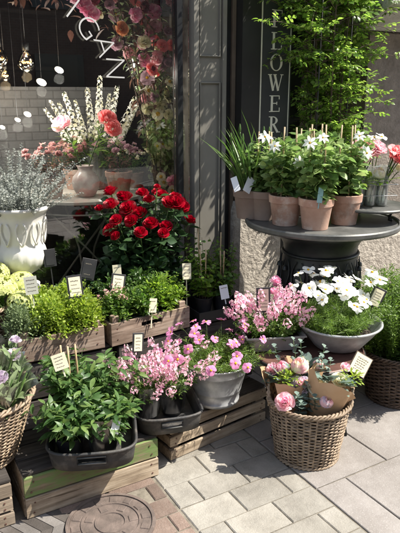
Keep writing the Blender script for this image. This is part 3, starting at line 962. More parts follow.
struct(mbl.build('tiled_pavement', 'blue_tile', None, False, (M0[0], M0[1], 0), YAW))
mh = thing('manhole_cover', 'round brown cover with raised rings set into the patterned bricks', 'manhole cover', (cov[0], cov[1], 0), 0.3)
mb = MB()
mb.lathe([(0, 0.001), (CR * 0.30, 0.001), (CR * 0.31, 0.005), (CR * 0.36, 0.005), (CR * 0.37, 0.001), (CR * 0.62, 0.001), (CR * 0.63, 0.005), (CR * 0.67, 0.005), (CR * 0.68, 0.001), (CR * 0.92, 0.001), (CR * 0.92, -0.02)], 56)
for i in range(14):
    a = 2 * math.pi * i / 14
    mb.box((math.cos(a) * CR * 0.79, math.sin(a) * CR * 0.79, 0.002), (CR * 0.2, 0.03, 0.0045), (0, 0, a), bev=0.002)
for i in range(7):
    a = 2 * math.pi * i / 7
    mb.box((math.cos(a) * CR * 0.5, math.sin(a) * CR * 0.5, 0.002), (CR * 0.2, 0.03, 0.0045), (0, 0, a), bev=0.002)
mb.build('cover', 'cover_iron', mh, smooth=False)
mb = MB(); mb.lathe([(CR * 0.925, -0.02), (CR * 0.925, 0.006), (CR * 1.0, 0.006), (CR * 1.02, -0.02)], 56)
mb.build('rim', 'cover_iron', mh, smooth=False)

mb = MB()
for i in range(20):
    mb.box((-9.5 + i * 1.0, -4.3, -0.04), (0.994, 0.12, 0.1), bev=0.01)
struct(mb.build('kerb', 'blue_tile', None, False, (M0[0], M0[1], 0), YAW))

# ------------------------------------------------------------------ the flower shop
shop = thing('flower_shop', 'dark painted flower shop front with a large window, pale panelled casing and black pilaster', 'shop', (M0[0], M0[1], 0), YAW)
# local axes of the shop: x = s, y = -d
def sbox(name, mat, rng, bev=0.0, extra=None, parent=None):
    mb = MB()
    for s0, s1, d0, d1, z0, z1 in ([rng] if isinstance(rng[0], (int, float)) else rng):
        mb.box(((s0 + s1) / 2, -(d0 + d1) / 2, (z0 + z1) / 2), (s1 - s0, d1 - d0, z1 - z0), bev=bev)
    return mb.build(name, mat, parent or shop, smooth=False)

sbox('stall_riser', 'black_paint', (-3.2, 0.075, -0.22, 0.0, 0, 0.42))
sbox('upper_wall', 'dark_paint', (-3.2, 0.86, -0.3, 0.0, 2.9, 5.5))
sbox('window_frame', 'black_paint', [(-0.016, 0.018, -0.04, 0.02, 0.452, 2.898), (-3.2, -0.018, -0.04, 0.02, 0.422, 0.452), (0.019, 0.073, -0.04, 0.02, 0.422, 0.452), (-3.2, -3.16, -0.04, 0.02, 0.454, 2.85), (-3.2, -0.018, -0.04, 0.02, 2.85, 2.898)], 0.004)
g = MB(); g.box((-1.588, 0.01, 1.651), (3.136, 0.006, 2.39)); g.build('glass_pane', 'window_glass', shop, smooth=False)
g = MB(); g.box((0.046, 0.01, 1.675), (0.052, 0.006, 2.44)); g.build('glass_pane', 'window_glass', shop, smooth=False)
sbox('casing', 'pale_paint', [(0.076, 0.293, -0.25, 0.03, 0.06, 2.9), (0.076, 0.108, 0.0305, 0.05, 0.06, 2.9), (0.268, 0.293, 0.0305, 0.05, 0.06, 2.9)], 0.003)
sbox('casing_moulding', 'pale_paint', [(0.118, 0.126, 0.031, 0.042, z0, z1) for z0, z1 in ((0.2, 1.62), (1.76, 2.8))] + [(0.25, 0.258, 0.031, 0.042, z0, z1) for z0, z1 in ((0.2, 1.62), (1.76, 2.8))] + [(0.127, 0.249, 0.031, 0.042, z, z + 0.008) for z in (0.2, 1.612, 1.76, 2.79)], 0.002)
sbox('corner_strip', 'black_paint', (0.295, 0.338, -0.25, 0.02, 0.0, 2.9))
sbox('wooden_strip', 'brown_paint', (0.341, 0.366, -0.25, 0.035, 0.0, 2.9), 0.005)
sbox('pilaster', 'dark_paint', (0.368, 0.497, -0.25, 0.10, 0.915, 2.9), 0.004)
sbox('pilaster', 'dark_paint', (0.499, 0.86, -0.25, 0.045, 0.0, 2.9), 0.004)
# plinth: rough stone block with a chamfered head
mb = MB()
pz = [(0.0, 0.0), (0.84, 0.0), (0.905, 0.045)]
vs = []
for z, i in pz:
    vs += [(0.345 + i * 0.4, -0.15 + i, z), (0.66 - i * .4, -0.15 + i, z), (0.66 - i * .4, 0.2, z), (0.345 + i * .4, 0.2, z)]
fs = [(8, 9, 10, 11)]
for kk in range(2):
    for i in range(4):
        i2 = (i + 1) % 4
        fs.append((kk * 4 + i, kk * 4 + i2, kk * 4 + 4 + i2, kk * 4 + 4 + i))
mb.poly(vs, fs)
mb.build('plinth', 'stone', shop, smooth=False)
mb = MB()
for z in (0.775, 0.725):
    mb.lathe([(0.0, 0.004), (0.011, 0.002), (0.012, -0.02)], 10, (0, 0, 0))
    mb.v[-1] = mb.v[-1] @ np.array(Euler((R(90), 0, 0)).to_matrix()).T + np.array([0.50, -0.153, z])
mb.build('bolt', 'iron', shop)
# inside
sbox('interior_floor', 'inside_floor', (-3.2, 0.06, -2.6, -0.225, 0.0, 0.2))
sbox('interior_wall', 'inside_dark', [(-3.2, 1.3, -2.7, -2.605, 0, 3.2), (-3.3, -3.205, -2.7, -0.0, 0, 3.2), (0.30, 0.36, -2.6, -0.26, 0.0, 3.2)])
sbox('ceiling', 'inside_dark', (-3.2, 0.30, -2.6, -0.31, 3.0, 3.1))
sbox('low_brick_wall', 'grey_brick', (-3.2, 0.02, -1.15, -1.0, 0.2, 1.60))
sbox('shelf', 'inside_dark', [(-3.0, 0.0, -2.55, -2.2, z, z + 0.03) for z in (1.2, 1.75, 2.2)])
# lettering on the glass
def letter(ch, s, z, rot, size, mat, parent, d=0.018, name='lettering', ext=0.001):
    cu = bpy.data.curves.new('letter', 'FONT')
    cu.body = ch; cu.size = size; cu.extrude = ext; cu.align_x = 'CENTER'; cu.align_y = 'CENTER'; cu.resolution_u = 6
    cu.offset = -0.004 if mat == 'white_line' else 0.0
    tmp = bpy.data.objects.new('letter', cu); COL.objects.link(tmp)
    bpy.context.view_layer.update()
    me = bpy.data.meshes.new_from_object(tmp.evaluated_get(bpy.context.evaluated_depsgraph_get()))
    bpy.data.objects.remove(tmp)
    me.materials.clear(); me.materials.append(M[mat])
    o = put(name, me, parent)
    o.matrix_local = Matrix.Translation((s, -d, z)) @ Matrix.Rotation(rot, 4, (0, 1, 0)) @ Matrix.Rotation(R(90), 4, 'X')
    return o
letter('I', -0.615, 1.965, R(40), 0.17, 'white_line', shop)
letter('G', -0.540, 1.880, R(56), 0.165, 'white_line', shop)
letter('A', -0.451, 1.795, R(72), 0.165, 'white_line', shop)
letter('N', -0.399, 1.685, R(92), 0.165, 'white_line', shop)

# ------------------------------------------------------------------ name board beside the pilaster
sg = thing('shop_sign', 'tall black name board with cream serif letters reading FLOWERS, beside the pilaster', 'sign', W(0.622, 0.075, 0), YAW)
mb = MB(); mb.box((0, 0, 1.7), (0.236, 0.03, 1.36), bev=0.004); mb.build('board', 'board_black', sg, smooth=False)
mb = MB()
for x in (-0.112, 0.104): mb.box((x, -0.0165, 1.69), (0.0055 if x > 0 else 0.009, 0.003, 1.28))
for z in (1.052, 2.328): mb.box((-0.004, -0.0166, z), (0.21, 0.003, 0.0055))
mb.build('border', 'cream_paint', sg, smooth=False)
def serif(ch, x0, z0, h):
    """roman capitals from thick and thin strokes; unit box 0..1 x 0..1"""
    P = []
    def st(x1, y1, x2, y2, w):
        dx, dy = x2 - x1, y2 - y1; l = math.hypot(dx, dy); nx, ny = -dy / l * w / 2, dx / l * w / 2
        P.append([(x1 + nx, y1 + ny), (x1 - nx, y1 - ny), (x2 - nx, y2 - ny), (x2 + nx, y2 + ny)])
    def arc(cx, cy, rx, ry, a0, a1, wt, wn, n=18):
        for i in range(n):
            q = []
            for a in (a0 + (a1 - a0) * i / n, a0 + (a1 - a0) * (i + 1) / n):
                w = wn + (wt - wn) * abs(math.cos(a)) ** 1.3
                q += [(cx + (rx + w / 2) * math.cos(a), cy + (ry + wn / 2) * math.sin(a)), (cx + (rx - w / 2) * math.cos(a), cy + (ry - wn / 2) * math.sin(a))]
            P.append([q[0], q[1], q[3], q[2]])
    T, N_ = 0.16, 0.055
    if ch in 'FELR':
        st(0.2, 0, 0.2, 1, T); st(0.0, 0.025, 0.42, 0.025, 0.05)
    if ch in 'FER': st(0.0, 0.975, 0.3, 0.975, 0.05)
    if ch in 'FE':
        st(0.2, 0.97, 0.78, 0.97, N_); st(0.77, 0.98, 0.77, 0.76, 0.05); st(0.2, 0.52, 0.6, 0.52, N_); st(0.59, 0.62, 0.59, 0.42, 0.045)
    if ch in 'EL':
        st(0.2, 0.03, 0.8, 0.03, N_); st(0.8, 0.0, 0.8, 0.26, 0.05)
    if ch == 'L': st(0.02, 0.975, 0.42, 0.975, 0.05)
    if ch == 'O': arc(0.45, 0.5, 0.40, 0.48, 0, 2 * math.pi, T, N_, 36)
    if ch == 'W':
        st(0.05, 0.98, 0.32, 0.02, 0.15); st(0.32, 0.02, 0.5, 0.75, 0.05); st(0.42, 0.98, 0.72, 0.02, 0.15); st(0.72, 0.02, 0.98, 0.98, 0.05)
        st(-0.1, 0.975, 0.2, 0.975, 0.045); st(0.3, 0.975, 0.56, 0.975, 0.045); st(0.86, 0.975, 1.1, 0.975, 0.045)
    if ch == 'R':
        arc(0.32, 0.745, 0.30, 0.23, -math.pi / 2, math.pi / 2, T, N_); st(0.2, 0.972, 0.34, 0.972, N_); st(0.2, 0.515, 0.34, 0.515, N_)
        st(0.36, 0.52, 0.72, 0.02, 0.15); st(0.62, 0.025, 0.92, 0.025, 0.05)
    if ch == 'S':
        arc(0.42, 0.74, 0.28, 0.235, 0.35, math.pi * 1.5, 0.13, N_); arc(0.42, 0.265, 0.3, 0.24, -math.pi * 0.88, math.pi / 2, 0.15, N_)
    mb = MB()
    wd = 1.0 if ch == 'W' else 0.88
    for k, q in enumerate(P):
        y0 = -0.0175 - 0.00012 * (k % 7)
        n = len(q)
        vs = [(x0 + (a - wd / 2) * h * 0.98, y0, z0 + b * h) for a, b in q] + [(x0 + (a - wd / 2) * h * 0.98, -0.0155, z0 + b * h) for a, b in q]
        fs = [tuple(range(n)), tuple(range(2 * n - 1, n - 1, -1))] + [(i, i + n, (i + 1) % n + n, (i + 1) % n) for i in range(n)]
        mb.poly(vs, fs)
    mb.build('letter', 'cream_paint', sg, smooth=False)
for ch, z in zip('FLOWERS', (1.935, 1.810, 1.688, 1.571, 1.447, 1.322, 1.197)):
    serif(ch, 0.0, z, 0.098)

# ------------------------------------------------------------------ the stone house next door
nb = thing('stone_building', 'rough brown stone house wall with a projecting ledge, right of the climber', 'building', (M0[0], M0[1], 0), YAW)
sbox('wall', 'brown_stone', [(0.862, 1.44, -0.6, -0.28, 0.0, 5.5), (2.05, 6.0, -0.6, -0.02, 0.0, 5.5)], parent=nb)
sbox('pier', 'brown_stone', (1.442, 2.048, -0.6, 0.03, 0.0, 1.96), 0.01, parent=nb)
sbox('plinth', 'stone', (1.35, 2.3, 0.032, 0.12, 0.0, 0.55), 0.015, parent=nb)
mb = MB()
prof = [(-0.6, 1.965), (0.10, 1.965), (0.36, 2.08), (0.38, 2.5), (-0.6, 2.52)]
vs = [(s, -dd, z) for s in (1.28, 3.2) for dd, z in prof]
n = len(prof)
mb.poly(vs, [tuple(range(n)), tuple(range(2 * n - 1, n - 1, -1))] + [(i, i + n, (i + 1) % n + n, (i + 1) % n) for i in range(n)])
mb.build('ledge', 'ledge_stone', nb, smooth=False)

# ------------------------------------------------------------------ the house across the street, seen only as a reflection
fb = thing('brick_building', 'dark brick house across the street, mirrored in the shop window', 'building', (M0[0] + 13 * 0.5, M0[1] - 13 * 0.866, 0), YAW)
mb = MB(); mb.box((4, -3, 4.5), (34, 6, 9)); mb.build('wall', 'street_brick', fb, smooth=False)
for i in range(9):
    for zc in (1.6, 4.6, 7.2):
        mb = MB(); mb.box((-11 + i * 3.6, 0.02, zc), (1.3, 0.06, 1.9)); mb.build('window', 'car_glass', fb, smooth=False)

# ================================================================== CRATES, TRAYS, BASKETS, TABLES
CRG = 'wooden crates used as steps'
crate('low grey crate step with a green painted board along its front', (-0.521, 2.241, 0), R(30), 0.553, 0.42, 0.175, 2, 'tan_wood', CRG, False, True, gap=0.006, posts_up=-0.004,
      fronts={1: ('green_wood', 'painted_board', 'green painted board with flaking paint')})
crate('low tan slatted crate step under the galvanised bucket', (-0.031, 2.641, 0), R(37.6), 0.568, 0.42, 0.175, 3, 'tan_wood', CRG, False, True, gap=0.017, posts_up=-0.004)
crate('low weathered crate step under the wicker basket in the bottom left corner', (-1.015, 1.955, 0), R(30), 0.5, 0.42, 0.175, 3, 'grey_wood', CRG, False, True, gap=0.01, posts_up=-0.004)
crate('tall dark crate step under the crate of lime green herbs', (-0.70, 2.735, 0), R(28), 0.44, 0.34, 0.365, 4, 'dark_wood', CRG, False, True, posts_up=-0.004)
crate('tall dark crate step under the crate of leafy green herbs', (-0.31, 2.965, 0), R(35), 0.44, 0.33, 0.365, 4, 'dark_wood', CRG, False, True, posts_up=-0.004)
crate('tall dark crate step under the black tray of shrubs', (0.075, 3.20, 0), R(30), 0.34, 0.30, 0.365, 4, 'dark_wood', CRG, False, True, posts_up=-0.004)
crate('tall dark crate step under the upper wicker basket at the left edge', (-1.17, 2.60, 0), R(28), 0.42, 0.40, 0.365, 4, 'dark_wood', CRG, False, True, posts_up=-0.004)
HG = 'herb crates on the second step'
crate('brown wooden crate holding pots of lime green herbs', (-0.697, 2.688, 0.382), R(28), 0.40, 0.28, 0.112, 1, 'red_wood', HG, posts_up=0.026)
crate('red brown wooden crate holding pots of leafy green herbs', (-0.319, 2.915, 0.382), R(35), 0.45, 0.28, 0.112, 1, 'red_wood', HG, True, posts_up=0.03)

def rubber_tray(label, loc, rotz, w, l, h, group):
    """long tray with rounded ends and a slot to carry it by"""
    root = thing('plant_tray', label, 'tray', loc, rotz, group)
    mb = MB()
    pts = []
    r = w / 2
    q = 20
    for i in range(q + 1):
        a = math.pi + math.pi * i / q
        pts.append((r * math.copysign(abs(math.cos(a)) ** 0.62, math.cos(a)), -(l / 2 - r * 0.55) - r * 0.55 * abs(math.sin(a)) ** 0.72))
    for i in range(q + 1):
        a = math.pi * i / q
        pts.append((r * math.copysign(abs(math.cos(a)) ** 0.62, math.cos(a)), (l / 2 - r * 0.55) + r * 0.55 * abs(math.sin(a)) ** 0.72))
    n = len(pts)
    zs = [0.0, h * 0.44, h * 0.80, h]
    vs = [(x * (1 + 0.07 * z / h), y * (1 + 0.07 * z / h), z) for z in zs for x, y in pts]
    fs = []
    for k in range(3):
        for i in range(n):
            i2 = (i + 1) % n
            if k == 1 and (9 <= i < 11 or 30 <= i < 32): continue
            fs.append((k * n + i, k * n + i2, (k + 1) * n + i2, (k + 1) * n + i))
    mb.poly(vs, fs)
    o = mb.build('wall', 'rubber', root)
    md = o.modifiers.new('thickness', 'SOLIDIFY'); md.thickness = 0.007; md.offset = -1
    bt = MB(); bt.poly([(x * 0.985, y * 0.985, 0.006) for x, y in pts] + [(x * 0.985, y * 0.985, 0.0005) for x, y in pts], [tuple(range(n)), tuple(range(2 * n - 1, n - 1, -1))])
    bt.build('bottom', 'rubber', root, smooth=False)
    rmb = MB()
    rmb.tube([(x * 1.07, y * 1.07, h) for x, y in pts], 0.0065, 6, closed=True)
    rmb.build('rim', 'rubber', root)
    for e in (range(9, 12), range(30, 33)):
        rg = MB()
        a = [(pts[i][0] * 1.05, pts[i][1] * 1.05, h * 0.44) for i in e]; b = [(pts[i][0] * 1.06, pts[i][1] * 1.06, h * 0.80) for i in e]
        rg.tube(a + b[::-1], 0.0042, 5, closed=True)
        rg.build('grip_edge', 'worn_iron', root)
    return root
TG = 'black rubber trays'
rubber_tray('black rubber tray with a carrying slot, holding dark leafy plants', (-0.432, 2.155, 0.192), R(8), 0.315, 0.40, 0.078, TG)
rubber_tray('black rubber tray with a carrying slot, holding pink nemesia', (-0.165, 2.405, 0.192), R(14), 0.262, 0.40, 0.075, TG)

# galvanised bucket
BK = (0.075, 2.515, 0.192)
bk = thing('galvanised_bucket', 'grey galvanised bucket of pink cosmos on the low tan crate', 'bucket', BK, R(35))
mb = MB()
mb.lathe([(0, 0.012), (0.100, 0.012), (0.102, 0.0), (0.106, 0.0), (0.107, 0.016), (0.104, 0.018), (0.1135, 0.06), (0.1155, 0.062), (0.1165, 0.067), (0.1155, 0.071), (0.137, 0.15), (0.1395, 0.152), (0.1405, 0.158), (0.1395, 0.163), (0.146, 0.188), (0.150, 0.19), (0.152, 0.195), (0.150, 0.199), (0.146, 0.197), (0.143, 0.19), (0.112, 0.06)], 56)
mb.build('pail', 'zinc', bk)
sm = MB(); sm.disc((0, 0, 0.168), 0.137, 32); sm.build('soil', 'soil', bk)
for sgn in (-1, 1):
    e = MB(); e.box((sgn * 0.151, 0, 0.165), (0.004, 0.045, 0.05), (0, sgn * 0.2, 0), bev=0.001); e.tube([(sgn * (0.155 + 0.012 * math.sin(a)), 0.018 * math.cos(a), 0.172 + 0.018 * math.sin(a)) for a in np.linspace(0, 2 * math.pi, 13)[:-1]], 0.0028, 6, closed=True)
    e.build('handle', 'dull_zinc', bk)

# ------------------------------------------------------------------ low round table
RT = (0.515, 2.68)
rt = thing('round_table', 'low round table with a rusty sheet top and black legs', 'table', (RT[0], RT[1], 0), 0)
mb = MB(); mb.lathe([(0, 0.355), (0.262, 0.355), (0.268, 0.351), (0.272, 0.356), (0.272, 0.37), (0.267, 0.374), (0.262, 0.368), (0, 0.366)], 60)
smoothed(mb.build('tabletop', 'rust', rt), 30)
rg = MB(); rg.tube([(0.271 * math.cos(a), 0.271 * math.sin(a), 0.363) for a in np.linspace(0, 2 * math.pi, 61)[:-1]], 0.0085, 6, closed=True); rg.build('edge', 'iron', rt)
for k in range(4):
    a = R(45 + 90 * k)
    l = MB(); l.tube([(0.19 * math.cos(a), 0.19 * math.sin(a), 0.353), (0.21 * math.cos(a), 0.21 * math.sin(a), 0.17), (0.245 * math.cos(a), 0.245 * math.sin(a), 0.0)], 0.008, 6); l.build('leg', 'iron', rt)
for k in range(2):
    a = R(45 + 90 * k)
    b = MB(); b.tube([(0.2 * math.cos(a), 0.2 * math.sin(a), 0.11 + k * 0.014), (-0.2 * math.cos(a), -0.2 * math.sin(a), 0.11 + k * 0.014)], 0.006, 6); b.build('stretcher', 'iron', rt)
TZ = 0.375

# grey trough
TR = (0.345, 2.71, TZ)
tr = thing('planter_trough', 'grey metal trough with sloping sides, full of pink nemesia', 'planter', TR, R(8))
mb = MB()
def ring(w, l, z): return [(-w / 2, -l / 2, z), (w / 2, -l / 2, z), (w / 2, l / 2, z), (-w / 2, l / 2, z)]
rs = [ring(0.205, 0.145, 0), ring(0.278, 0.205, 0.075), ring(0.290, 0.217, 0.075), ring(0.290, 0.217, 0.081), ring(0.272, 0.199, 0.081), ring(0.25, 0.18, 0.05)]
fs = [(3, 2, 1, 0)] + [(k * 4 + i, k * 4 + (i + 1) % 4, k * 4 + 4 + (i + 1) % 4, k * 4 + 4 + i) for k in range(5) for i in range(4)]
mb.poly([p for r_ in rs for p in r_], fs)
mb.build('box', 'dull_zinc', tr, smooth=False)
sm = MB(); sm.box((0, 0, 0.058), (0.25, 0.18, 0.01)); sm.build('soil', 'soil', tr, smooth=False)

# zinc bowl
BW = (0.672, 2.72, TZ)
bw = thing('zinc_bowl', 'wide galvanised bowl with a rolled rim, full of white cosmos', 'bowl', BW, 0)
mb = MB()
mb.lathe([(0, 0.006), (0.105, 0.006), (0.112, 0.0), (0.117, 0.004), (0.135, 0.028), (0.170, 0.072), (0.196, 0.110), (0.204, 0.113), (0.209, 0.119), (0.207, 0.125), (0.201, 0.126), (0.195, 0.120), (0.166, 0.08), (0.13, 0.04), (0.0, 0.034)], 64)
mb.build('basin', 'zinc', bw)
sm = MB(); sm.lathe([(0.158, 0.072), (0.12, 0.088), (0, 0.1)], 32); sm.build('soil', 'soil', bw)

# ------------------------------------------------------------------ cast-iron urn carrying the round table top
UT = (0.668, 3.235)
ut = thing('urn_table', 'big black cast-iron urn carrying a round worn iron table top', 'table', (UT[0], UT[1], 0), 0.4)
mb = MB()
prof = [(0, 0), (0.22, 0), (0.225, 0.03), (0.215, 0.05), (0.15, 0.09), (0.105, 0.16), (0.095, 0.23), (0.11, 0.28), (0.125, 0.30), (0.115, 0.32), (0.16, 0.37), (0.205, 0.44), (0.222, 0.52), (0.218, 0.60), (0.206, 0.68), (0.20, 0.72), (0.205, 0.76), (0.225, 0.795), (0.258, 0.815), (0.272, 0.83), (0.272, 0.85), (0.255, 0.862), (0, 0.865)]
mb.lathe(prof, 64, wob=lambda a, z: 0.035 * math.cos(a * 16) * math.exp(-((z - 0.42) / 0.07) ** 2))
mb.build('urn', 'iron', ut)
orn = MB()
for k in range(14):
    a0 = 2 * math.pi * k / 14
    for sg in (-1, 1):
        pts = []
        for t in np.linspace(0, 1, 12):
            ang = a0 + sg * (0.06 + 0.12 * math.sin(t * 3.0))
            z = 0.53 + 0.16 * t
            rr = 0.226 - 0.02 * max(0, t - .2) + 0.004
            pts.append((rr * math.cos(ang), rr * math.sin(ang), z))
        orn.tube(pts, np.linspace(0.007, 0.003, 12), 5)
    c = (0.221 * math.cos(a0), 0.221 * math.sin(a0), 0.64)
    orn.lathe([(0, 0.018), (0.014, 0.008), (0.016, -0.01)], 8, c)
orn.tube([(0.207 * math.cos(a), 0.207 * math.sin(a), 0.715) for a in np.linspace(0, 2 * math.pi, 49)[:-1]], 0.009, 6, closed=True)
orn.build('relief', 'iron', ut)
mb = MB(); mb.lathe([(0, 0.868), (0.398, 0.868), (0.414, 0.866), (0.42, 0.876), (0.42, 0.892), (0.414, 0.899), (0.405, 0.897), (0.40, 0.888), (0, 0.888)], 80)
smoothed(mb.build('tabletop', 'worn_iron', ut), 30)
UZ = 0.889

# small cast stand
ST = (0.93, 3.235, UZ)
st = thing('cast_stand', 'small round black cast-iron stand with short curved legs, under glass vases', 'stand', ST, 0)
mb = MB(); mb.lathe([(0, 0.068), (0.19, 0.068), (0.2, 0.072), (0.203, 0.08), (0.198, 0.086), (0.19, 0.082), (0, 0.08)], 56); smoothed(mb.build('plate', 'worn_iron', st), 30)
for k in range(3):
    a = R(-145 + 120 * k)
    l = MB()
    P_ = [(0.14, 0.068), (0.165, 0.05), (0.15, 0.028), (0.155, 0.012), (0.175, 0.007)] if k != 1 else [(0.10, 0.068), (0.12, 0.05), (0.10, 0.028), (0.10, 0.012), (0.12, 0.007)]
    l.tube([(r_ * math.cos(a), r_ * math.sin(a), z) for r_, z in P_], [0.012, 0.013, 0.01, 0.009, 0.008], 8)
    l.build('leg', 'iron', st)

# ------------------------------------------------------------------ wicker baskets
BG = 'pale wicker baskets'
wicker_basket('tall pale wicker basket with two handles, holding wrapped peony bouquets', (0.478, 2.365, 0), 0.132, 0.173, 0.27, 'wicker', 34, 20, BG, True, R(-12))
wicker_basket('pale wicker basket of film wrapped lilac bouquets at the lower left edge', (-0.865, 2.05, 0.192), 0.135, 0.222, 0.265, 'wicker', 34, 24, BG, False)
wicker_basket('pale wicker basket of pale hydrangeas at the upper left edge', (-1.065, 2.72, 0.382), 0.12, 0.168, 0.20, 'wicker', 20, 17, BG, False)
wicker_basket('dark brown wicker basket of tall green bushy herb on the grey slabs', (1.045, 2.90, 0), 0.145, 0.185, 0.265, 'dark_wicker', 26, 18, None, True, R(-75))
# ================================================================== PLANTS
H_PINK = [floret_spike('pink', 10, 0.05, 0.017, 0.0125, 'pale_pink') for _ in range(4)]
H_WSTOCK = [floret_spike('white', 50, 0.28, 0.022, 0.016, 'cream', 4, 0.6) for _ in range(3)]
H_ROSE = [rose_head('red', rnd.uniform(0.95, 1.1)) for _ in range(5)]
H_COSMOS = [daisy_head('cosmos_pink', 8, T_PETAL, 0.2, c) for c in (0.05, 0.2, 0.35, 0.6, -0.15)]
H_WCOSMOS = [daisy_head('white', 8, T_PETAL, 0.19, c) for c in (0.05, 0.2, 0.35, 0.6, -0.15)]
H_PPEONY = [peony_ball('pale_pink', 'pink'), peony_ball('pale_pink', 'lilac'), peony_head('pale_pink', 'pink'), peony_ball('pale_pink', 'cream')]
H_CPEONY = [peony_head('cream', 'white'), peony_ball('cream', 'white')]
H_CORAL = [peony_head('coral') for _ in range(2)]
H_CLEM = [daisy_head('white', 7, T_LEAF, 0.12, 0.2) for _ in range(2)]

def root_at(name, label, cat, loc, group=None, rotz=None):
    return thing(name, label, cat, loc, rnd.uniform(0, 6.28) if rotz is None else rotz, group)

def heads(root, name, meshes, tips, dirs, size, label=None, up=0.5, face=(0, 0, 0), limit=100):
    for p, dv in list(zip(tips, dirs))[:limit]:
        dv = Vector(dv) + Vector((0, 0, up)) + Vector(face) + Vector((rnd.uniform(-.3, .3), rnd.uniform(-.3, .3), 0))
        o = put(name, rnd.choice(meshes), root, tuple(p), dir_rot(dv.normalized()), size * rnd.uniform(0.82, 1.15))
        if label: o['label'] = label

# ---- dark leafy plants in the left tray
MG = 'dark leafy plants in the left tray'
for i, (x, y, h, lab) in enumerate(((-0.505, 2.055, 0.20, 'dark green leafy plant at the left front of the left black tray'), (-0.375, 2.05, 0.20, 'dark green leafy plant at the right front of the left black tray'),
                         (-0.515, 2.215, 0.30, 'taller dark green plant with bamboo canes at the back left of the left tray'), (-0.375, 2.225, 0.29, 'taller dark green plant at the back right of the left tray'))):
    t = root_at('potted_plant', lab, 'potted plant', (x, y, 0.2), MG, 0)
    pot_part(t, (0, 0, 0), 0.06, 0.09, rim=False)
    F, S = MB(), MB()
    stalks(S, F, (0, 0, 0.075), 26, h, 0.125, T_LANCEW, 10, 0.068, 0.035, 0.12, 0.08, 0.5, whorl=2, shrink=0.3, srad=0.0018)
    F.build('foliage', 'leaf_mint', t); S.build('stems', 'stem', t)
    if i == 2:
        for dx, dy, ex in ((-0.03, -0.02, -0.035), (0.0, -0.03, -0.005), (0.03, -0.01, 0.02)):
            c = MB(); c.tube(np.linspace((dx, dy, 0.05), (ex, dy - 0.01, 0.40), 6), 0.004, 6); c.build('cane', 'bamboo', t)
    if i == 1:
        sl = MB()
        a = np.linspace(-2.4, 0.2, 12)
        vs = [(r_ * math.cos(q), r_ * math.sin(q), z) for r_, z in ((0.062, 0.05), (0.075, 0.15), (0.082, 0.19)) for q in a]
        sl.poly(vs, [(k * 12 + j, k * 12 + j + 1, k * 12 + 13 + j, k * 12 + 12 + j) for k in range(2) for j in range(11)])
        sl.build('clear_sleeve', 'film', t)

# ---- pink nemesia in the right tray
for x, y, lab in ((-0.232, 2.335, 'pink nemesia with a clear pot sleeve, left of the two in the right tray'), (-0.125, 2.375, 'pink nemesia with a clear pot sleeve, right of the two in the right tray')):
    t = root_at('nemesia_plant', lab, 'potted plant', (x, y, 0.2), 'pink nemesia in the right tray', 0)
    pot_part(t, (0, 0, 0), 0.055, 0.09, rim=False)
    F, S = MB(), MB()
    stalks(S, F, (0, 0, 0.075), 36, 0.15, 0.09, T_LANCE, 8, 0.030, 0.04, 0.1, 0.1, 0.5, whorl=2)
    tip, td = stalks(S, F, (0, 0, 0.08), 54, 0.23, 0.15, T_LANCE, 6, 0.030, 0.04, 0.1, 0.12, 0.5, whorl=2, hvar=0.5)
    F.build('foliage', 'leaf_mid', t); S.build('stems', 'stem', t)
    heads(t, 'flower_spike', H_PINK, tip - td * 0.015, td, 0.85)
    sl = MB()
    a = np.linspace(-3.0, 0.1, 14)
    vs = [(r_ * math.cos(q), r_ * math.sin(q), z) for r_, z in ((0.056, 0.02), (0.066, 0.10), (0.078, 0.17)) for q in a]
    sl.poly(vs, [(k * 14 + j, k * 14 + j + 1, k * 14 + 15 + j, k * 14 + 14 + j) for k in range(2) for j in range(13)])
    sl.build('clear_sleeve', 'film', t)

# ---- pink cosmos in the bucket
t = root_at('cosmos_plant', 'pink cosmos with feathery leaves growing in the galvanised bucket', 'plant', (BK[0], BK[1], BK[2] + 0.168), None, 0)
F, S = MB(), MB()
stalks(S, F, (0, 0, 0), 60, 0.12, 0.16, T_NEEDLE, 26, 0.05, 0.11, 0.1, 0.1, 0.5, whorl=2, roll=1, srad=0.001)
tip, td = stalks(S, F, (0, 0, 0), 34, 0.175, 0.20, T_NEEDLE, 10, 0.045, 0.11, 0.1, 0.1, 0.5, hvar=0.3, lean=(-0.01, -0.01))
F.build('foliage', 'leaf_feather', t); S.build('stems', 'stem', t)
heads(t, 'bloom', H_COSMOS, tip, td, 0.026, up=0.4, face=(0.15, -0.45, 0))

# ---- herbs
def herb(name, label, x, y, z, mat, rx, h, n, size, tm=T_SMALL, group=None, kind='herb', lumps=16, potr=0.055, pmat_='black_plastic', tall=None):
    t = root_at(name, label, kind, (x, y, z), group)
    pot_part(t, (0, 0, 0), potr, 0.09, pmat_, rim=False)
    F, S = MB(), MB()
    lumpy(F, (0, 0, 0.085), rx, rx, h, n, tm, size, lumps)
    stalks(S, F, (0, 0, 0.08), 18, h * 1.08, rx * 0.95, tm, 12, size * 1.05, potr * 0.8, 0.2, 0, 0.5, whorl=2)
    F.build('foliage', mat, t); S.build('stems', 'stem', t)
    return t
LG = 'herb pots in the left crate'
def inL(a, b): return (-0.697 + a * 0.883 - b * 0.469, 2.688 + a * 0.469 + b * 0.883)
def inR(a, b): return (-0.319 + a * 0.819 - b * 0.574, 2.915 + a * 0.574 + b * 0.819)
ZC = 0.402
for a, b, lab in ((-0.15, -0.06, 'grey green thyme pot at the left front of the left herb crate'), (-0.14, 0.07, 'grey green thyme pot at the back left of the left herb crate')):
    x, y = inL(a, b); herb('thyme_plant', lab, x, y, ZC, 'leaf_sage', 0.10, 0.17, 2400, 0.0135, T_SMALL, LG, lumps=28)
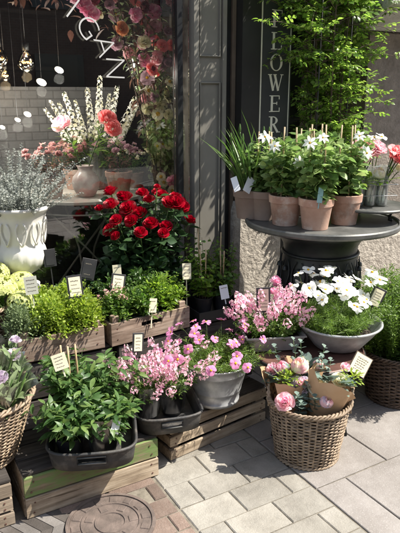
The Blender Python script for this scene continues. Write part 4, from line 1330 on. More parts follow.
for a, b, lab in ((-0.03, -0.07, 'lime green oregano pot in the middle front of the left herb crate'), (-0.02, 0.065, 'lime green oregano pot behind the front one in the left herb crate'),
                  (0.105, -0.065, 'bright lime oregano pot at the right front of the left herb crate'), (0.11, 0.065, 'bright lime oregano pot at the back right of the left herb crate')):
    x, y = inL(a, b); herb('oregano_plant', lab, x, y, ZC, 'leaf_lime', 0.112, 0.18, 3400, 0.0135, T_ROUND, LG, lumps=34)
RG_ = 'herb pots in the right crate'
for a, b, lab, nm, mat, sz, tm, h in ((-0.15, -0.06, 'low bronze tinted sedum pot at the left front of the right herb crate', 'sedum_plant', 'leaf_mid', 0.02, T_ROUND, 0.13),
                           (-0.04, -0.065, 'green leafy herb pot with a cream tag in the right herb crate', 'herb_plant', 'leaf_mid', 0.03, T_LEAF, 0.12),
                           (0.075, -0.06, 'loose narrow leaved green herb at the right front of the right herb crate', 'herb_plant', 'leaf_fresh', 0.036, T_LANCE, 0.15),
                           (0.165, -0.03, 'fresh green herb leaning over the right end of the right herb crate', 'herb_plant', 'leaf_fresh', 0.03, T_LEAF, 0.15),
                           (-0.10, 0.07, 'dark green herb pot at the back left of the right herb crate', 'herb_plant', 'leaf_deep', 0.03, T_LEAF, 0.15),
                           (0.06, 0.07, 'dark green herb pot at the back right of the right herb crate', 'herb_plant', 'leaf_deep', 0.032, T_LEAF, 0.17)):
    x, y = inR(a, b); tt = herb(nm, lab, x, y, ZC, mat, 0.09, h * 1.12, 480, sz, tm, RG_)
    if nm == 'sedum_plant':
        tip = [(rnd.uniform(-.07, .07), rnd.uniform(-.07, .07), 0.2 + rnd.uniform(-.02, .03)) for _ in range(16)]
        for q in tip:
            F = MB(); d_ = rand_dir(18, 0, 1); F.scatter(T_PETAL_S, np.array(q) + d_ * 0.009, frames(d_), 0.010, 0); F.build('flower_head', 'dusty', tt)

# ---- background filler behind the crates, against the glass
for i, (x, y, h, r_, mat, tm, sz, lab, lob) in enumerate((
        (-0.705, 3.055, 0.11, 0.08, 'leaf_mid', T_SMALL, 0.02, 'low mossy green plant behind the lime herbs, nearest the white urn', 0),
        (-0.585, 3.12, 0.16, 0.10, 'leaf_dark', T_WIDE, 0.045, 'dark leaved plant behind the lime herbs, beside a slate label', 0),
        (-0.46, 3.17, 0.17, 0.10, 'leaf_dark', T_WIDE, 0.045, 'dark leaved plant between the slate label and the red roses', 0))):
    t = root_at('potted_plant', lab, 'potted plant', (x, y, 0.40), 'dark plants against the window')
    pot_part(t, (0, 0, 0), 0.06, 0.09, rim=False)
    F, S = MB(), MB()
    lumpy(F, (0, 0, 0.09), r_, r_, h, 500 if sz < .03 else 160, tm, sz, 12)
    stalks(S, F, (0, 0, 0.08), 14, h * 1.2, r_, tm, 7, sz, 0.04, 0.2, 0.1, 0.4)
    F.build('foliage', mat, t); S.build('stems', 'stem', t)
sh = thing('window_bench', 'low dark bench against the window under the dark plants', 'bench', (-0.585, 3.115, 0), R(26))
mb = MB(); mb.box((0, 0, 0.385), (0.40, 0.22, 0.025), bev=0.003); mb.build('seat_board', 'dark_wood', sh, False)
for sx in (-0.17, 0.17):
    mb = MB(); mb.box((sx, 0, 0.186), (0.03, 0.18, 0.37)); mb.build('leg', 'dark_wood', sh, False)

# ---- red roses in a black florist's bucket
RB = (-0.295, 3.27)
bkt = thing('florist_bucket', 'tall black florist bucket standing under the red roses', 'bucket', (RB[0], RB[1], 0))
mb = MB(); mb.lathe([(0, 0), (0.095, 0), (0.125, 0.46), (0.132, 0.462), (0.132, 0.475), (0.12, 0.475), (0.115, 0.42), (0, 0.40)], 36); mb.build('pail', 'black_plastic', bkt)
t = root_at('rose_bunch', 'bunch of bright red roses standing in front of the shop window', 'flowers', (RB[0], RB[1], 0.41), None, 0)
F, S, L2 = MB(), MB(), MB()
RP = [(-0.21, -0.05, 0.53, 1), (-0.165, -0.10, 0.55, 1), (-0.10, -0.11, 0.56, 1.1), (-0.035, -0.12, 0.555, 1.1), (-0.15, -0.16, 0.50, 1.05), (-0.06, -0.17, 0.48, 1.15), (0.03, -0.15, 0.49, 1.0),
      (0.01, -0.05, 0.585, 1), (0.075, -0.02, 0.62, 0.95), (0.115, -0.12, 0.55, 1.15), (0.165, -0.11, 0.555, 1.1), (0.205, -0.10, 0.54, 1.0), (0.15, -0.02, 0.60, 0.9), (-0.10, 0.0, 0.60, 1.0), (-0.04, 0.02, 0.60, 1.0),
      (-0.19, 0.03, 0.60, 0.9), (0.12, -0.16, 0.49, 0.95), (-0.02, -0.2, 0.42, 0.9), (-0.13, -0.2, 0.44, 0.8), (0.10, -0.2, 0.43, 0.7), (0.22, -0.06, 0.47, 0.75), (-0.24, -0.02, 0.51, 0.7), (0.06, -0.09, 0.64, 0.5), (-0.13, -0.03, 0.65, 0.5), (-0.20, -0.12, 0.47, 0.95), (0.05, 0.06, 0.60, 0.9), (0.19, 0.03, 0.57, 0.9)]
for x, y, z, sc in RP:
    x += rnd.uniform(-.025, .025); y += rnd.uniform(-.02, .02); z += rnd.uniform(-.04, .035)
    p = np.array([x, y, z]); b = np.array([x * 0.25, y * 0.25 + 0.02, 0.0])
    c = np.array([(b + (p - b) * q + np.array([x, y, 0]) * 0.35 * math.sin(q * math.pi) * -0.3) for q in np.linspace(0, 1, 6)])
    S.tube(c, 0.0032, 5)
    k = 9
    tt = np.linspace(0.22, 0.92, k)
    pos = np.array([np.interp(tt, np.linspace(0, 1, 6), c[:, j_]) for j_ in range(3)]).T
    for side in range(3):
        ga = np.arange(k) * 2.4 + side * 2.1 + rnd.uniform(0, 6)
        dd = np.stack([np.cos(ga), np.sin(ga), NR.uniform(-0.25, 0.35, k)], 1)
        F.scatter(T_WIDE, pos + dd * 0.02, frames(dd, NR.normal(0, 0.5, k)), NR.uniform(0.045, 0.075, k))
    put('bloom', rnd.choice(H_ROSE), t, (x, y, z), dir_rot(Vector((x * 1.6 + rnd.uniform(-.3, .3), y * 1.6 - 0.30 + rnd.uniform(-.3, .3), 0.75)).normalized()), tuple(np.array([0.034, 0.034, 0.044]) * sc * rnd.uniform(0.8, 1.15)))
lumpy(F, (0, -0.02, 0.06), 0.22, 0.20, 0.42, 260, T_WIDE, 0.062, 18, up=0.2)
lumpy(F, (-0.08, -0.06, 0.05), 0.24, 0.18, 0.36, 170, T_WIDE, 0.065, 14, up=0.2)
F.build('foliage', 'leaf_rose', t); S.build('stems', 'stem', t)

# ---- dark shrubs with canes in the black tray on the right
tr2 = thing('seed_tray', 'flat black plastic tray under the young shrubs by the pale casing', 'tray', (0.075, 3.16, 0.383), R(30))
mb = MB(); mb.box((0, 0, 0.006), (0.33, 0.26, 0.012))
for a_, b_, c_, d_ in ((0, -0.128, 0.33, 0.004), (0, 0.128, 0.33, 0.004), (-0.163, 0, 0.004, 0.25), (0.163, 0, 0.004, 0.25)): mb.box((a_, b_, 0.036), (c_, d_, 0.046))
mb.build('tray', 'black_plastic', tr2, False)
SG = 'young shrubs in the flat black tray'
for i, (x, y, h, mat, lab) in enumerate(((0.02, 3.085, 0.27, 'leaf_fresh', 'young shrub with a cream tag at the left front of the flat black tray'), (0.125, 3.13, 0.25, 'leaf_mid', 'young shrub with a clear plastic label at the right front of the flat tray'),
                               (-0.01, 3.20, 0.36, 'leaf_mid', 'taller young shrub at the back left of the flat black tray'), (0.11, 3.235, 0.33, 'leaf_mid', 'taller young shrub at the back right of the flat black tray'))):
    t = root_at('shrub_plant', lab, 'potted plant', (x, y, 0.397), SG, 0)
    pot_part(t, (0, 0, 0), 0.05, 0.10, rim=False)
    F, S = MB(), MB()
    stalks(S, F, (0, 0, 0.09), 15, h, 0.10, T_WIDE, 11, 0.046, 0.025, 0.1, 0.05, 0.3, whorl=2, srad=0.002, hvar=0.35)
    F.build('foliage', mat, t); S.build('stems', 'bark', t)
    for q in range(2 if i < 2 else 1):
        c = MB(); x0 = rnd.uniform(-.02, .02); c.tube(np.linspace((x0, 0.01, 0.08), (x0 + rnd.uniform(-.02, .02), 0.01, h + 0.09), 5), 0.0042, 6); c.build('cane', 'bamboo', t)

# ---- nemesia in the trough
t = root_at('nemesia_plant', 'pink nemesia mound filling the grey trough on the low round table', 'plant', (TR[0], TR[1], TR[2] + 0.06), None, 0)
F, S = MB(), MB()
stalks(S, F, (0, 0, 0), 90, 0.12, 0.13, T_LEAF, 9, 0.032, 0.11, 0.1, 0.15, 0.5, whorl=2, squash=0.75)
tip, td = stalks(S, F, (0, -0.01, 0.01), 58, 0.20, 0.12, T_LANCE, 6, 0.026, 0.10, 0.1, 0.05, 0.5, hvar=0.45, squash=0.75, lean=(-0.01, -0.03))
F.build('foliage', 'leaf_mid', t); S.build('stems', 'stem', t)
heads(t, 'flower_spike', H_PINK, tip - td * 0.015, td, 1.1, face=(0, -0.2, 0))
t = root_at('rose_plant', 'small pink rose standing up behind the nemesia trough', 'plant', (0.40, 2.85, TZ), None, 0)
pot_part(t, (0, 0, 0), 0.04, 0.07, rim=False)
F, S = MB(), MB()
tip, td = stalks(S, F, (0, 0, 0.06), 6, 0.25, 0.06, T_LEAF, 7, 0.035, 0.02, 0.1, 0, 0.4)
F.build('foliage', 'leaf_mid', t); S.build('stems', 'stem', t)
heads(t, 'bloom', [peony_head('pink')], tip[:4], td[:4], 0.024, face=(0, -0.4, 0))

# ---- white cosmos in the bowl
t = root_at('cosmos_plant', 'white cosmos with feathery leaves growing in the zinc bowl', 'plant', (BW[0] - 0.01, BW[1], BW[2] + 0.085), None, 0)
F, S = MB(), MB()
stalks(S, F, (-0.02, -0.01, 0), 130, 0.17, 0.13, T_NEEDLE, 30, 0.046, 0.13, 0.05, 0.2, 0.5, whorl=2, roll=1, srad=0.001)
tip, td = stalks(S, F, (-0.045, 0.0, 0), 40, 0.26, 0.10, T_NEEDLE, 8, 0.04, 0.11, 0.1, 0, 0.5, hvar=0.4, lean=(0.0, 0.03))
F.build('foliage', 'leaf_feather', t); S.build('stems', 'stem', t)
tip = np.concatenate([tip, [(0.17, 0.06, 0.265), (0.20, 0.03, 0.235), (0.155, 0.02, 0.225)]]); td = np.concatenate([td, [(0.3, -.2, .8)] * 3])
S2 = MB()
for p in tip[-3:]: S2.tube(np.linspace((p[0] * 0.5, p[1] * 0.5, 0.02), p, 5), 0.0014, 4)
S2.build('stems', 'stem', t)
heads(t, 'bloom', H_WCOSMOS, tip, td, 0.033, up=0.3, face=(0.1, -0.5, 0))

# ---- bushy herb in the dark basket
t = root_at('rosemary_bush', 'dense fresh green bush with needle leaves in the dark wicker basket', 'plant', (1.045, 2.90, 0.20), None, 0)
F, S = MB(), MB()
stalks(S, F, (0, 0, 0), 260, 0.47, 0.22, T_LANCE, 34, 0.03, 0.14, 0.12, 0.02, 0.75, whorl=2, shrink=0.3, srad=0.0012)
F.build('foliage', 'leaf_feather', t); S.build('stems', 'stem', t)
t = root_at('rosemary_bush', 'dense fresh green bush in a clay pot behind the dark wicker basket', 'plant', (1.16, 3.22, 0.0), None, 0)
pot_part(t, (0, 0, 0), 0.14, 0.22, 'dark_clay')
F, S = MB(), MB()
stalks(S, F, (0, 0, 0.2), 160, 0.42, 0.2, T_LANCE, 28, 0.032, 0.11, 0.12, 0.02, 0.75, whorl=2, shrink=0.3, srad=0.0012)
F.build('foliage', 'leaf_mid', t); S.build('stems', 'stem', t)

# ---- hydrangeas in the upper left basket
t = root_at('hydrangea_bunch', 'pale yellow green hydrangea heads bulging from the upper left basket', 'flowers', (-1.065, 2.72, 0.425), None, 0)
F, S, FL = MB(), MB(), MB()
hs = [(0.13, -0.03, 0.24, 0.075), (0.20, 0.05, 0.245, 0.07), (0.02, -0.1, 0.25, 0.075), (0.07, 0.06, 0.29, 0.07), (-0.09, 0.0, 0.27, 0.075), (0.22, -0.05, 0.19, 0.06)]
for x, y, z, r_ in hs:
    S.tube(np.linspace((x * 0.3, y * 0.3, 0), (x, y, z - r_ * 0.5), 5), 0.004, 5)
    b = MB(); n = 150; dd = rand_dir(n, -0.55, 1)
    ctr = dd * r_ * np.array([1, 1, 0.8])
    for q in range(4):
        aa = NR.uniform(0, 6.28, n)
        u_ = np.cross(dd, (0.3, 0.2, 0.93)); u_ /= np.linalg.norm(u_, axis=1)[:, None]; w_ = np.cross(dd, u_)
        ang = (aa * 0 + q * np.pi / 2 + NR.normal(0, 0.2, n))[:, None]
        pd = np.cos(ang) * u_ + np.sin(ang) * w_ + dd * 0.25
        pn = pd / np.linalg.norm(pd, axis=1)[:, None]
        xx = np.cross(pn, dd); xx /= np.linalg.norm(xx, axis=1)[:, None]
        b.scatter(T_PETAL_S, ctr, np.stack([xx, pn, np.cross(xx, pn)], 2), 0.016 * NR.uniform(.8, 1.2, n), 0)
    b.build('bloom', 'greenish', t, loc=(x, y, z))
lumpy(F, (0.05, 0, 0.1), 0.2, 0.14, 0.12, 40, T_WIDE, 0.09, 8)
F.build('foliage', 'leaf_mid', t); S.build('stems', 'stem', t)

# ---- film wrapped lilac bouquets in the lower left basket
def cone_wrap(mat, base, top, r0, r1, root, nm, a0=0.0, a1=5.6, crinkle=0.012, nz=6, na=26):
    base, top = np.array(base, float), np.array(top, float)
    ax = top - base; L_ = np.linalg.norm(ax); ax /= L_
    u = np.cross(ax, (0.2, 0.9, 0.1)); u /= np.linalg.norm(u); w = np.cross(ax, u)
    vs = []
    jt = NR.normal(0, 1, na) ; jt = np.convolve(np.concatenate([jt, jt[:2]]), [.25, .5, .25], 'same')[:na]
    for k in range(nz):
        q = k / (nz - 1)
        for j in range(na):
            a = a0 + (a1 - a0) * j / (na - 1)
            r = r0 + (r1 - r0) * q ** 0.9 + crinkle * math.sin(j * 2.1 + k * 0.6) * q + crinkle * 0.5 * NR.normal()
            e = jt[j] * 0.025 * (q > 0.99) + (0.035 * math.sin(a * 1.0 + 1) if q > 0.99 else 0)
            vs.append(base + ax * (L_ * q + e) + (u * math.cos(a) + w * math.sin(a)) * r)
    mb = MB(); mb.poly(vs, [(k * na + j, k * na + j + 1, (k + 1) * na + j + 1, (k + 1) * na + j) for k in range(nz - 1) for j in range(na - 1)])
    o = mb.build(nm, mat, root)
    return o
LB = (-0.865, 2.05, 0.21)
for i, (dx, dy, tx, ty, lab, col) in enumerate(((0.05, -0.05, 0.175, -0.07, 'film wrapped lilac bouquet at the right of the lower left basket', 'lilac'), (-0.05, -0.05, 0.03, -0.13, 'film wrapped pale pink bouquet in the middle of the lower left basket', 'pale_pink'),
                                     (0.03, 0.07, 0.11, 0.07, 'film wrapped lilac bouquet at the back of the lower left basket', 'lilac'))):
    t = root_at('bouquet', lab, 'bouquet', LB, 'film wrapped bouquets', 0)
    base = np.array([dx, dy, 0.03]); top = np.array([tx, ty, 0.40])
    cone_wrap('film', base, top, 0.02, 0.10, t, 'film_wrap', rnd.uniform(0, 6), 6.0 + rnd.uniform(0, 6))
    F, S = MB(), MB()
    for k in range(11):
        off = np.array([rnd.uniform(-.075, .075), rnd.uniform(-.075, .075), rnd.uniform(-.05, .03)])
        p = top + off
        c = np.linspace(base + off * 0.15, p, 6)
        S.tube(c, 0.0028, 5)
        dd = rand_dir(7, 0.0, 0.9); tt = NR.uniform(0.4, 0.95, 7)
        F.scatter(T_LANCE, base + off * .15 + (p - base - off * .15) * tt[:, None], frames(dd + np.array([0, 0, 0.6])), NR.uniform(0.06, 0.09, 7))
        if k < 7: put('bloom', [peony_head(col), peony_head(col, 'cream')][k % 2] if k < 2 else t.children[-1].data, t, tuple(p), dir_rot(Vector((off[0] * 5, off[1] * 5 - 0.2, 1)).normalized()), 0.026 * rnd.uniform(.8, 1.15))
    F.build('foliage', 'leaf_sage', t); S.build('stems', 'leaf_rush', t)

# ---- peony bouquets in kraft paper in the front basket
PB = (0.478, 2.365, 0.02)
H_PP2 = H_PPEONY; H_C2 = H_CPEONY
def eucalyptus(F, S, base, tip, n=10, size=0.043):
    base, tip = np.array(base, float), np.array(tip, float)
    c = np.linspace(base, tip, 6); c[:, 2] += 0.02 * np.sin(np.linspace(0, np.pi, 6))
    S.tube(c, np.linspace(0.002, 0.001, 6), 4)
    tt = np.linspace(0.35, 1, n)
    for sg in (-1, 1):
        ga = np.arange(n) * 1.57 + (0 if sg > 0 else np.pi)
        dd = np.stack([np.cos(ga), np.sin(ga), np.full(n, 0.45)], 1)
        pos = base + (tip - base) * tt[:, None]; pos[:, 2] += 0.02 * np.sin(tt * np.pi)
        F.scatter(T_ROUND, pos, frames(dd, NR.normal(0, 0.4, n)), size * (1.1 - 0.5 * tt) * NR.uniform(.85, 1.1, n))
bq = [dict(lab='kraft paper peony bouquet at the right of the front wicker basket', base=(0.03, 0.0, 0.02), top=(0.085, -0.03, 0.365), a=(0.4, 5.9), r=0.112,
           bl=[(-0.045, 0.015, 0.40, 'P', 0.045), (0.05, -0.115, 0.30, 'P', 0.034), (0.155, 0.03, 0.385, 'P', 0.022), (0.02, -0.06, 0.335, 'C', 0.038), (0.12, -0.02, 0.345, 'C', 0.034)], eu=[(-0.03, -0.08, 0.36), (0.06, 0.06, 0.42), (0.10, 0.07, 0.40), (0.0, -0.12, 0.32)], gr=[(0.17, -0.03, 0.36)]),
      dict(lab='kraft paper peony bouquet at the left of the front wicker basket', base=(-0.03, 0.02, 0.02), top=(-0.10, 0.02, 0.345), a=(1.2, 6.6), r=0.105,
           bl=[(-0.155, 0.05, 0.365, 'P', 0.030), (-0.115, 0.05, 0.375, 'P', 0.036), (-0.045, -0.03, 0.33, 'L', 0.042), (-0.125, -0.125, 0.30, 'P', 0.038), (-0.10, 0.09, 0.37, 'P', 0.025)], eu=[(-0.15, 0.08, 0.46), (-0.075, -0.12, 0.33), (-0.04, -0.08, 0.30), (-0.10, 0.0, 0.40), (-0.06, -0.13, 0.30)], gr=[(-0.105, -0.03, 0.345), (-0.09, -0.01, 0.35)]),
      dict(lab='kraft paper bouquet of pale roses and eucalyptus at the back of the front basket', base=(0.0, 0.05, 0.02), top=(-0.01, 0.09, 0.36), a=(2.2, 7.6), r=0.085,
           bl=[(-0.03, 0.08, 0.38, 'C', 0.03), (0.05, 0.09, 0.37, 'P', 0.03)], eu=[(-0.065, 0.10, 0.485), (-0.03, 0.11, 0.47), (0.08, 0.12, 0.44)], gr=[])]
for b in bq:
    t = root_at('bouquet', b['lab'], 'bouquet', PB, 'kraft paper bouquets', 0)
    cone_wrap('kraft', b['base'], b['top'], 0.025, b['r'], t, 'paper_wrap', b['a'][0], b['a'][1], 0.005)
    F, S, G_ = MB(), MB(), MB()
    for x, y, z, k, sz in b['bl']:
        S.tube(np.linspace(b['base'], (x, y, z - sz * 0.3), 5), 0.003, 5)
        me = rnd.choice({'P': H_PP2, 'C': H_C2, 'L': [peony_head('lilac', 'pale_pink')]}[k])
        put('bloom', me, t, (x, y, z), dir_rot(Vector((x * 2, y * 2 - 0.45, 0.8)).normalized()), sz)
    for e in b['eu']: eucalyptus(F, S, b['base'], e)
    for e in b['gr']:
        p = np.array(e); dd = rand_dir(70, -0.2, 1)
        G_.scatter(T_SMALL, p + dd * NR.uniform(0.01, 0.045, (70, 1)), frames(dd), 0.02)
    G_.build('greenery', 'leaf_lime', t)
    dd = rand_dir(14, 0.1, 0.9)
    F.scatter(T_WIDE, np.array(b['top']) - np.array([0, 0.0, 0.04]) + dd * 0.04, frames(dd), 0.07)
    F.build('foliage', 'leaf_grey', t); S.build('stems', 'stem', t)

# ---- terracotta pots on the urn table
PG = 'clay pots on the urn table'
def clay(x, y, label, mat='terracotta', name='clematis_plant', h=0.36, kind=0):
    t = root_at(name, label, 'potted plant', (x, y, UZ + 0.001), PG, 0)
    pot_part(t, (0, 0, 0), 0.088, 0.158, mat)
    F, S = MB(), MB()
    if kind == 0:
        tip, td = stalks(S, F, (0, 0, 0.15), 28, h, 0.125, T_WIDE, 9, 0.062, 0.045, 0.05, 0.08, 0.25, srad=0.0018, hvar=0.35, shrink=0.25, whorl=2)
        F.build('foliage', 'leaf_pale', t)
        for q in range(3):
            a = 2.1 * q + x * 9
            c = MB(); c.tube(np.linspace((0.05 * math.cos(a), 0.05 * math.sin(a), 0.14), (0.04 * math.cos(a), 0.04 * math.sin(a), 0.14 + h), 5), 0.0045, 6); c.build('cane', 'bamboo', t)
        idx = list(np.argsort(tip[:, 1]))[:6]
        S.build('stems', 'stem', t)
        heads(t, 'bloom', H_CLEM, tip[idx[:2]], td[idx[:2]], 0.038, up=0.1, face=(0, -0.9, 0))
    else:
        n = 36
        a = NR.uniform(0, 6.28, n); q = np.sqrt(NR.uniform(0, 1, n))
        b0 = np.stack([np.cos(a) * q * 0.06, np.sin(a) * q * 0.06, np.full(n, 0.15)], 1)
        dd = np.stack([np.cos(a) * (0.05 + 0.28 * q), np.sin(a) * (0.05 + .28 * q), np.ones(n)], 1)
        F.scatter(T_BLADE, b0, frames(dd, NR.normal(0, 0.3, n), up=(0, 0, 1)), np.stack([np.full(n, 0.26), NR.uniform(0.24, 0.42, n), NR.uniform(0.2, 0.5, n)], 1))
        F.build('foliage', 'leaf_rush', t)
        for k in range(9):
            bd = MB()
            a_ = rnd.uniform(0, 6.28); r_ = rnd.uniform(0.03, 0.12); zt = rnd.uniform(0.36, 0.52)
            S.tube(np.linspace((r_ * .3 * math.cos(a_), r_ * .3 * math.sin(a_), 0.15), (r_ * math.cos(a_), r_ * math.sin(a_), zt), 5), 0.0026, 5)
            bd.lathe([(0, -0.03), (0.006, -0.015), (0.007, 0.0), (0.004, 0.02), (0, 0.028)], 8, (r_ * math.cos(a_), r_ * math.sin(a_), zt)); bd.build('bud', 'leaf_rush', t)
        S.build('stems', 'leaf_rush', t)
    return t
clay(0.272, 3.30, 'clay pot of tall rushes, shade put into its dark colour, leftmost on the urn table', 'dark_clay', 'rush_plant', kind=1)
clay(0.355, 3.27, 'grey clay pot with rushes and clematis, second from the left on the urn table', 'dark_clay', 'clematis_plant', 0.33)
clay(0.450, 3.12, 'terracotta pot of white clematis, left of the two in front on the urn table', 'terracotta', 'clematis_plant', 0.36)
clay(0.590, 3.02, 'terracotta pot of white clematis, frontmost on the urn table', 'terracotta', 'clematis_plant', 0.38)
clay(0.765, 3.14, 'terracotta pot of white clematis beside the black cast stand', 'terracotta', 'clematis_plant', 0.37)
clay(0.60, 3.40, 'terracotta pot half hidden at the back of the urn table', 'terracotta', 'clematis_plant', 0.34)

# ---- glass vases and cut flowers on the cast stand
vz = UZ + 0.083
rk = thing('vase_rack', 'row of clear glass tube vases in a thin wire frame on the cast stand', 'vases', (0.945, 3.21, vz), R(8))
VX = []
for i in range(6):
    x = -0.085 + 0.057 * (i % 3) + (0.028 if i > 2 else 0); y = 0.0 if i < 3 else 0.055
    VX.append((x, y))
    mb = MB(); mb.lathe([(0, 0.003), (0.024, 0.003), (0.0255, 0.008), (0.0255, 0.175)], 24, (x, y, 0)); v_ = mb.build('vase', 'vase_glass', rk)
    wm = MB(); wm.lathe([(0, 0.006), (0.0235, 0.007), (0.0235, 0.095), (0, 0.095)], 24, (x, y, 0)); wm.build('water', 'water', v_)
    rm = MB(); rm.tube([(x + 0.0255 * math.cos(a), y + 0.0255 * math.sin(a), 0.175) for a in np.linspace(0, 6.283, 25)[:-1]], 0.0012, 5, closed=True); rm.build('lip', 'vase_glass', v_)
mb = MB()
for z in (0.05, 0.1):
    mb.tube([(-0.118, -0.03, z), (0.09, -0.03, z), (0.09, 0.086, z), (-0.118, 0.086, z)], 0.0016, 5, closed=True)
mb.build('wire_frame', 'zinc', rk)
rk.scale = (1.18, 1.18, 1.18)
cr, sr = math.cos(R(8)), math.sin(R(8))
for (x, y), (tx, ty, tz), me, sz, mat, lab, nb_ in (
        (VX[0], (-0.065, -0.04, 0.265), [daisy_head('coral', 10, T_PETAL, 0.15, 0.5), peony_head('pale_pink')], 0.040, 'stem', 'pale pink cut flowers in the left tube vase on the cast stand', 6),
        (VX[1], (0.0, -0.02, 0.155), H_CPEONY, 0.036, 'stem', 'white scabious head sitting low in the middle tube vase', 1),
        (VX[2], (0.065, -0.03, 0.245), H_CORAL + [daisy_head('coral', 9, T_PETAL, 0.12, 0.6)], 0.038, 'stem', 'coral pink cut peonies in the right tube vase', 7),
        (VX[3], (-0.05, 0.06, 0.28), [peony_head('pale_pink', 'coral')], 0.040, 'stem', 'blush pink cut flowers in the back left tube vase', 4),
        (VX[4], (0.04, 0.07, 0.33), H_WCOSMOS, 0.034, 'stem', 'tall white star shaped cut flowers in the back middle tube vase', 2),
        (VX[5], (0.135, 0.03, 0.175), H_CPEONY, 0.040, 'stem', 'cream ball shaped cut flower leaning right from the back tube vase', 1)):
    t = root_at('cut_flowers', lab, 'cut flowers', (0.945 + 1.18 * (x * cr - y * sr), 3.21 + 1.18 * ( x * sr + y * cr), vz + 0.012), 'cut flowers in tube vases', R(8))
    t.scale = (1.12, 1.12, 1.05)
    S, F = MB(), MB()
    for k in range(nb_):
        p = np.array([tx - x, ty - y, tz]) + (np.array([rnd.uniform(-.045, .045), rnd.uniform(-.03, .03), rnd.uniform(-.03, .03)]) if k else 0)
        S.tube(np.stack([np.linspace(rnd.uniform(-.01, .01), p[0], 6) * np.linspace(0, 1, 6), np.linspace(0, p[1], 6) * np.linspace(0, 1, 6), np.linspace(0, p[2], 6)], 1), 0.0024, 5)
        put('bloom', rnd.choice(me), t, tuple(p), dir_rot(Vector((p[0] * 3, p[1] * 3 - 0.5, 0.8)).normalized()), sz * rnd.uniform(.85, 1.1))
    dd = rand_dir(10, 0.1, 1); F.scatter(T_LANCE, np.array([0, 0, 0.10]) + dd * 0.03, frames(dd), 0.07)
    S.build('stems', 'stem', t); F.build('foliage', 'leaf_fresh', t)

# ---- the climber in front of the house wall
T_COMP_v, T_COMP_f = [], []
for (px, py, an, sc) in ((0, 1.0, 0, 0.55), (0, 0.72, 1.0, 0.46), (0, 0.72, -1.0, 0.46), (0, 0.38, 1.1, 0.40), (0, 0.38, -1.1, 0.40)):
    tv, tf = T_WIDE
    ca, sa = math.cos(an), math.sin(an)
    v = np.stack([tv[:, 0] * ca - tv[:, 1] * -sa * -1, tv[:, 0] * sa + tv[:, 1] * ca, tv[:, 2]], 1) if an == 0 else np.stack([tv[:, 0] * ca + tv[:, 1] * sa, -tv[:, 0] * sa + tv[:, 1] * ca, tv[:, 2]], 1)
    o_ = len(T_COMP_v)
    T_COMP_v += [tuple(q) for q in v * sc + np.array([px, py, 0])]
    T_COMP_f += [tuple(i + o_ for i in f) for f in tf]
T_COMP = (np.array(T_COMP_v), T_COMP_f)
cl = thing('climbing_plant', 'tall climbing plant with sunlit fresh green leaves on dark rods, behind the urn table', 'climber', W(0.955, 0.16, 0), YAW)
pot_part(cl, (0, 0, 0), 0.17, 0.30, 'dark_clay')
S, F = MB(), MB()
tops = []
for k in range(7):
    a = 2 * math.pi * k / 7
    pts = [(0.06 * math.cos(a) * (1 + 2.0 * q) + 0.03 * math.sin(q * 9 + k), 0.05 * math.sin(a) * (1 + 1.5 * q) + 0.03 * math.cos(q * 7 + k), 0.27 + 2.35 * q) for q in np.linspace(0, 1, 14)]
    S.tube(pts, np.linspace(0.008, 0.004, 14), 6)
    tops.append(np.array(pts))
n = 540
z = NR.uniform(0.75, 2.62, n); si = NR.integers(0, 7, n)
b0 = np.array([[np.interp(zz, tops[s_][:, 2], tops[s_][:, j_]) for j_ in range(3)] for zz, s_ in zip(z, si)])
ang = NR.uniform(0, 2 * np.pi, n)
L_ = NR.uniform(0.10, 0.42, n) * np.where(z < 1.1, 0.75, 1.0)
L_[:16] *= 1.25
L_ = np.where((z > 1.82) & (np.cos(ang) < 0), L_ * 1.45, L_)
L_ = np.where((np.cos(ang) < 0) & (z < 1.76), np.minimum(L_, 0.10 + 0.10 * (1 + np.cos(ang))), L_)
dirs = np.stack([np.cos(ang) * 1.0, np.sin(ang) * 0.42, NR.uniform(-0.05, 0.55, n)], 1)
for i in range(n):
    q = np.linspace(0, 1, 6)[:, None]
    c = b0[i] + dirs[i] * L_[i] * q + np.array([0, 0, -0.25]) * L_[i] * q ** 2.2
    S.tube(c, np.linspace(0.0028, 0.0012, 6), 4, cap=False)
    m_ = int(4 + L_[i] * 22)
    tt = NR.uniform(0.2, 1.0, m_)
    pos = b0[i] + dirs[i] * L_[i] * tt[:, None] + np.array([0, 0, -0.25]) * L_[i] * tt[:, None] ** 2.2
    ga = NR.uniform(0, 6.28, m_)
    dd = np.stack([np.cos(ga), np.sin(ga), NR.uniform(-0.5, 0.45, m_)], 1) + dirs[i] * 0.5
    F.scatter(T_COMP, pos, frames(dd, NR.normal(0, 0.55, m_)), NR.uniform(0.038, 0.078, m_))
S.build('stems', 'bark', cl); F.build('foliage', 'leaf_climb', cl)
for x, y in ((-0.12, -0.08), (0.14, -0.06), (-0.02, 0.10)):
    r_ = MB(); r_.tube([(x, y, 0.2), (x, y, 2.75)], 0.0055, 6); r_.build('rod', 'iron', cl)
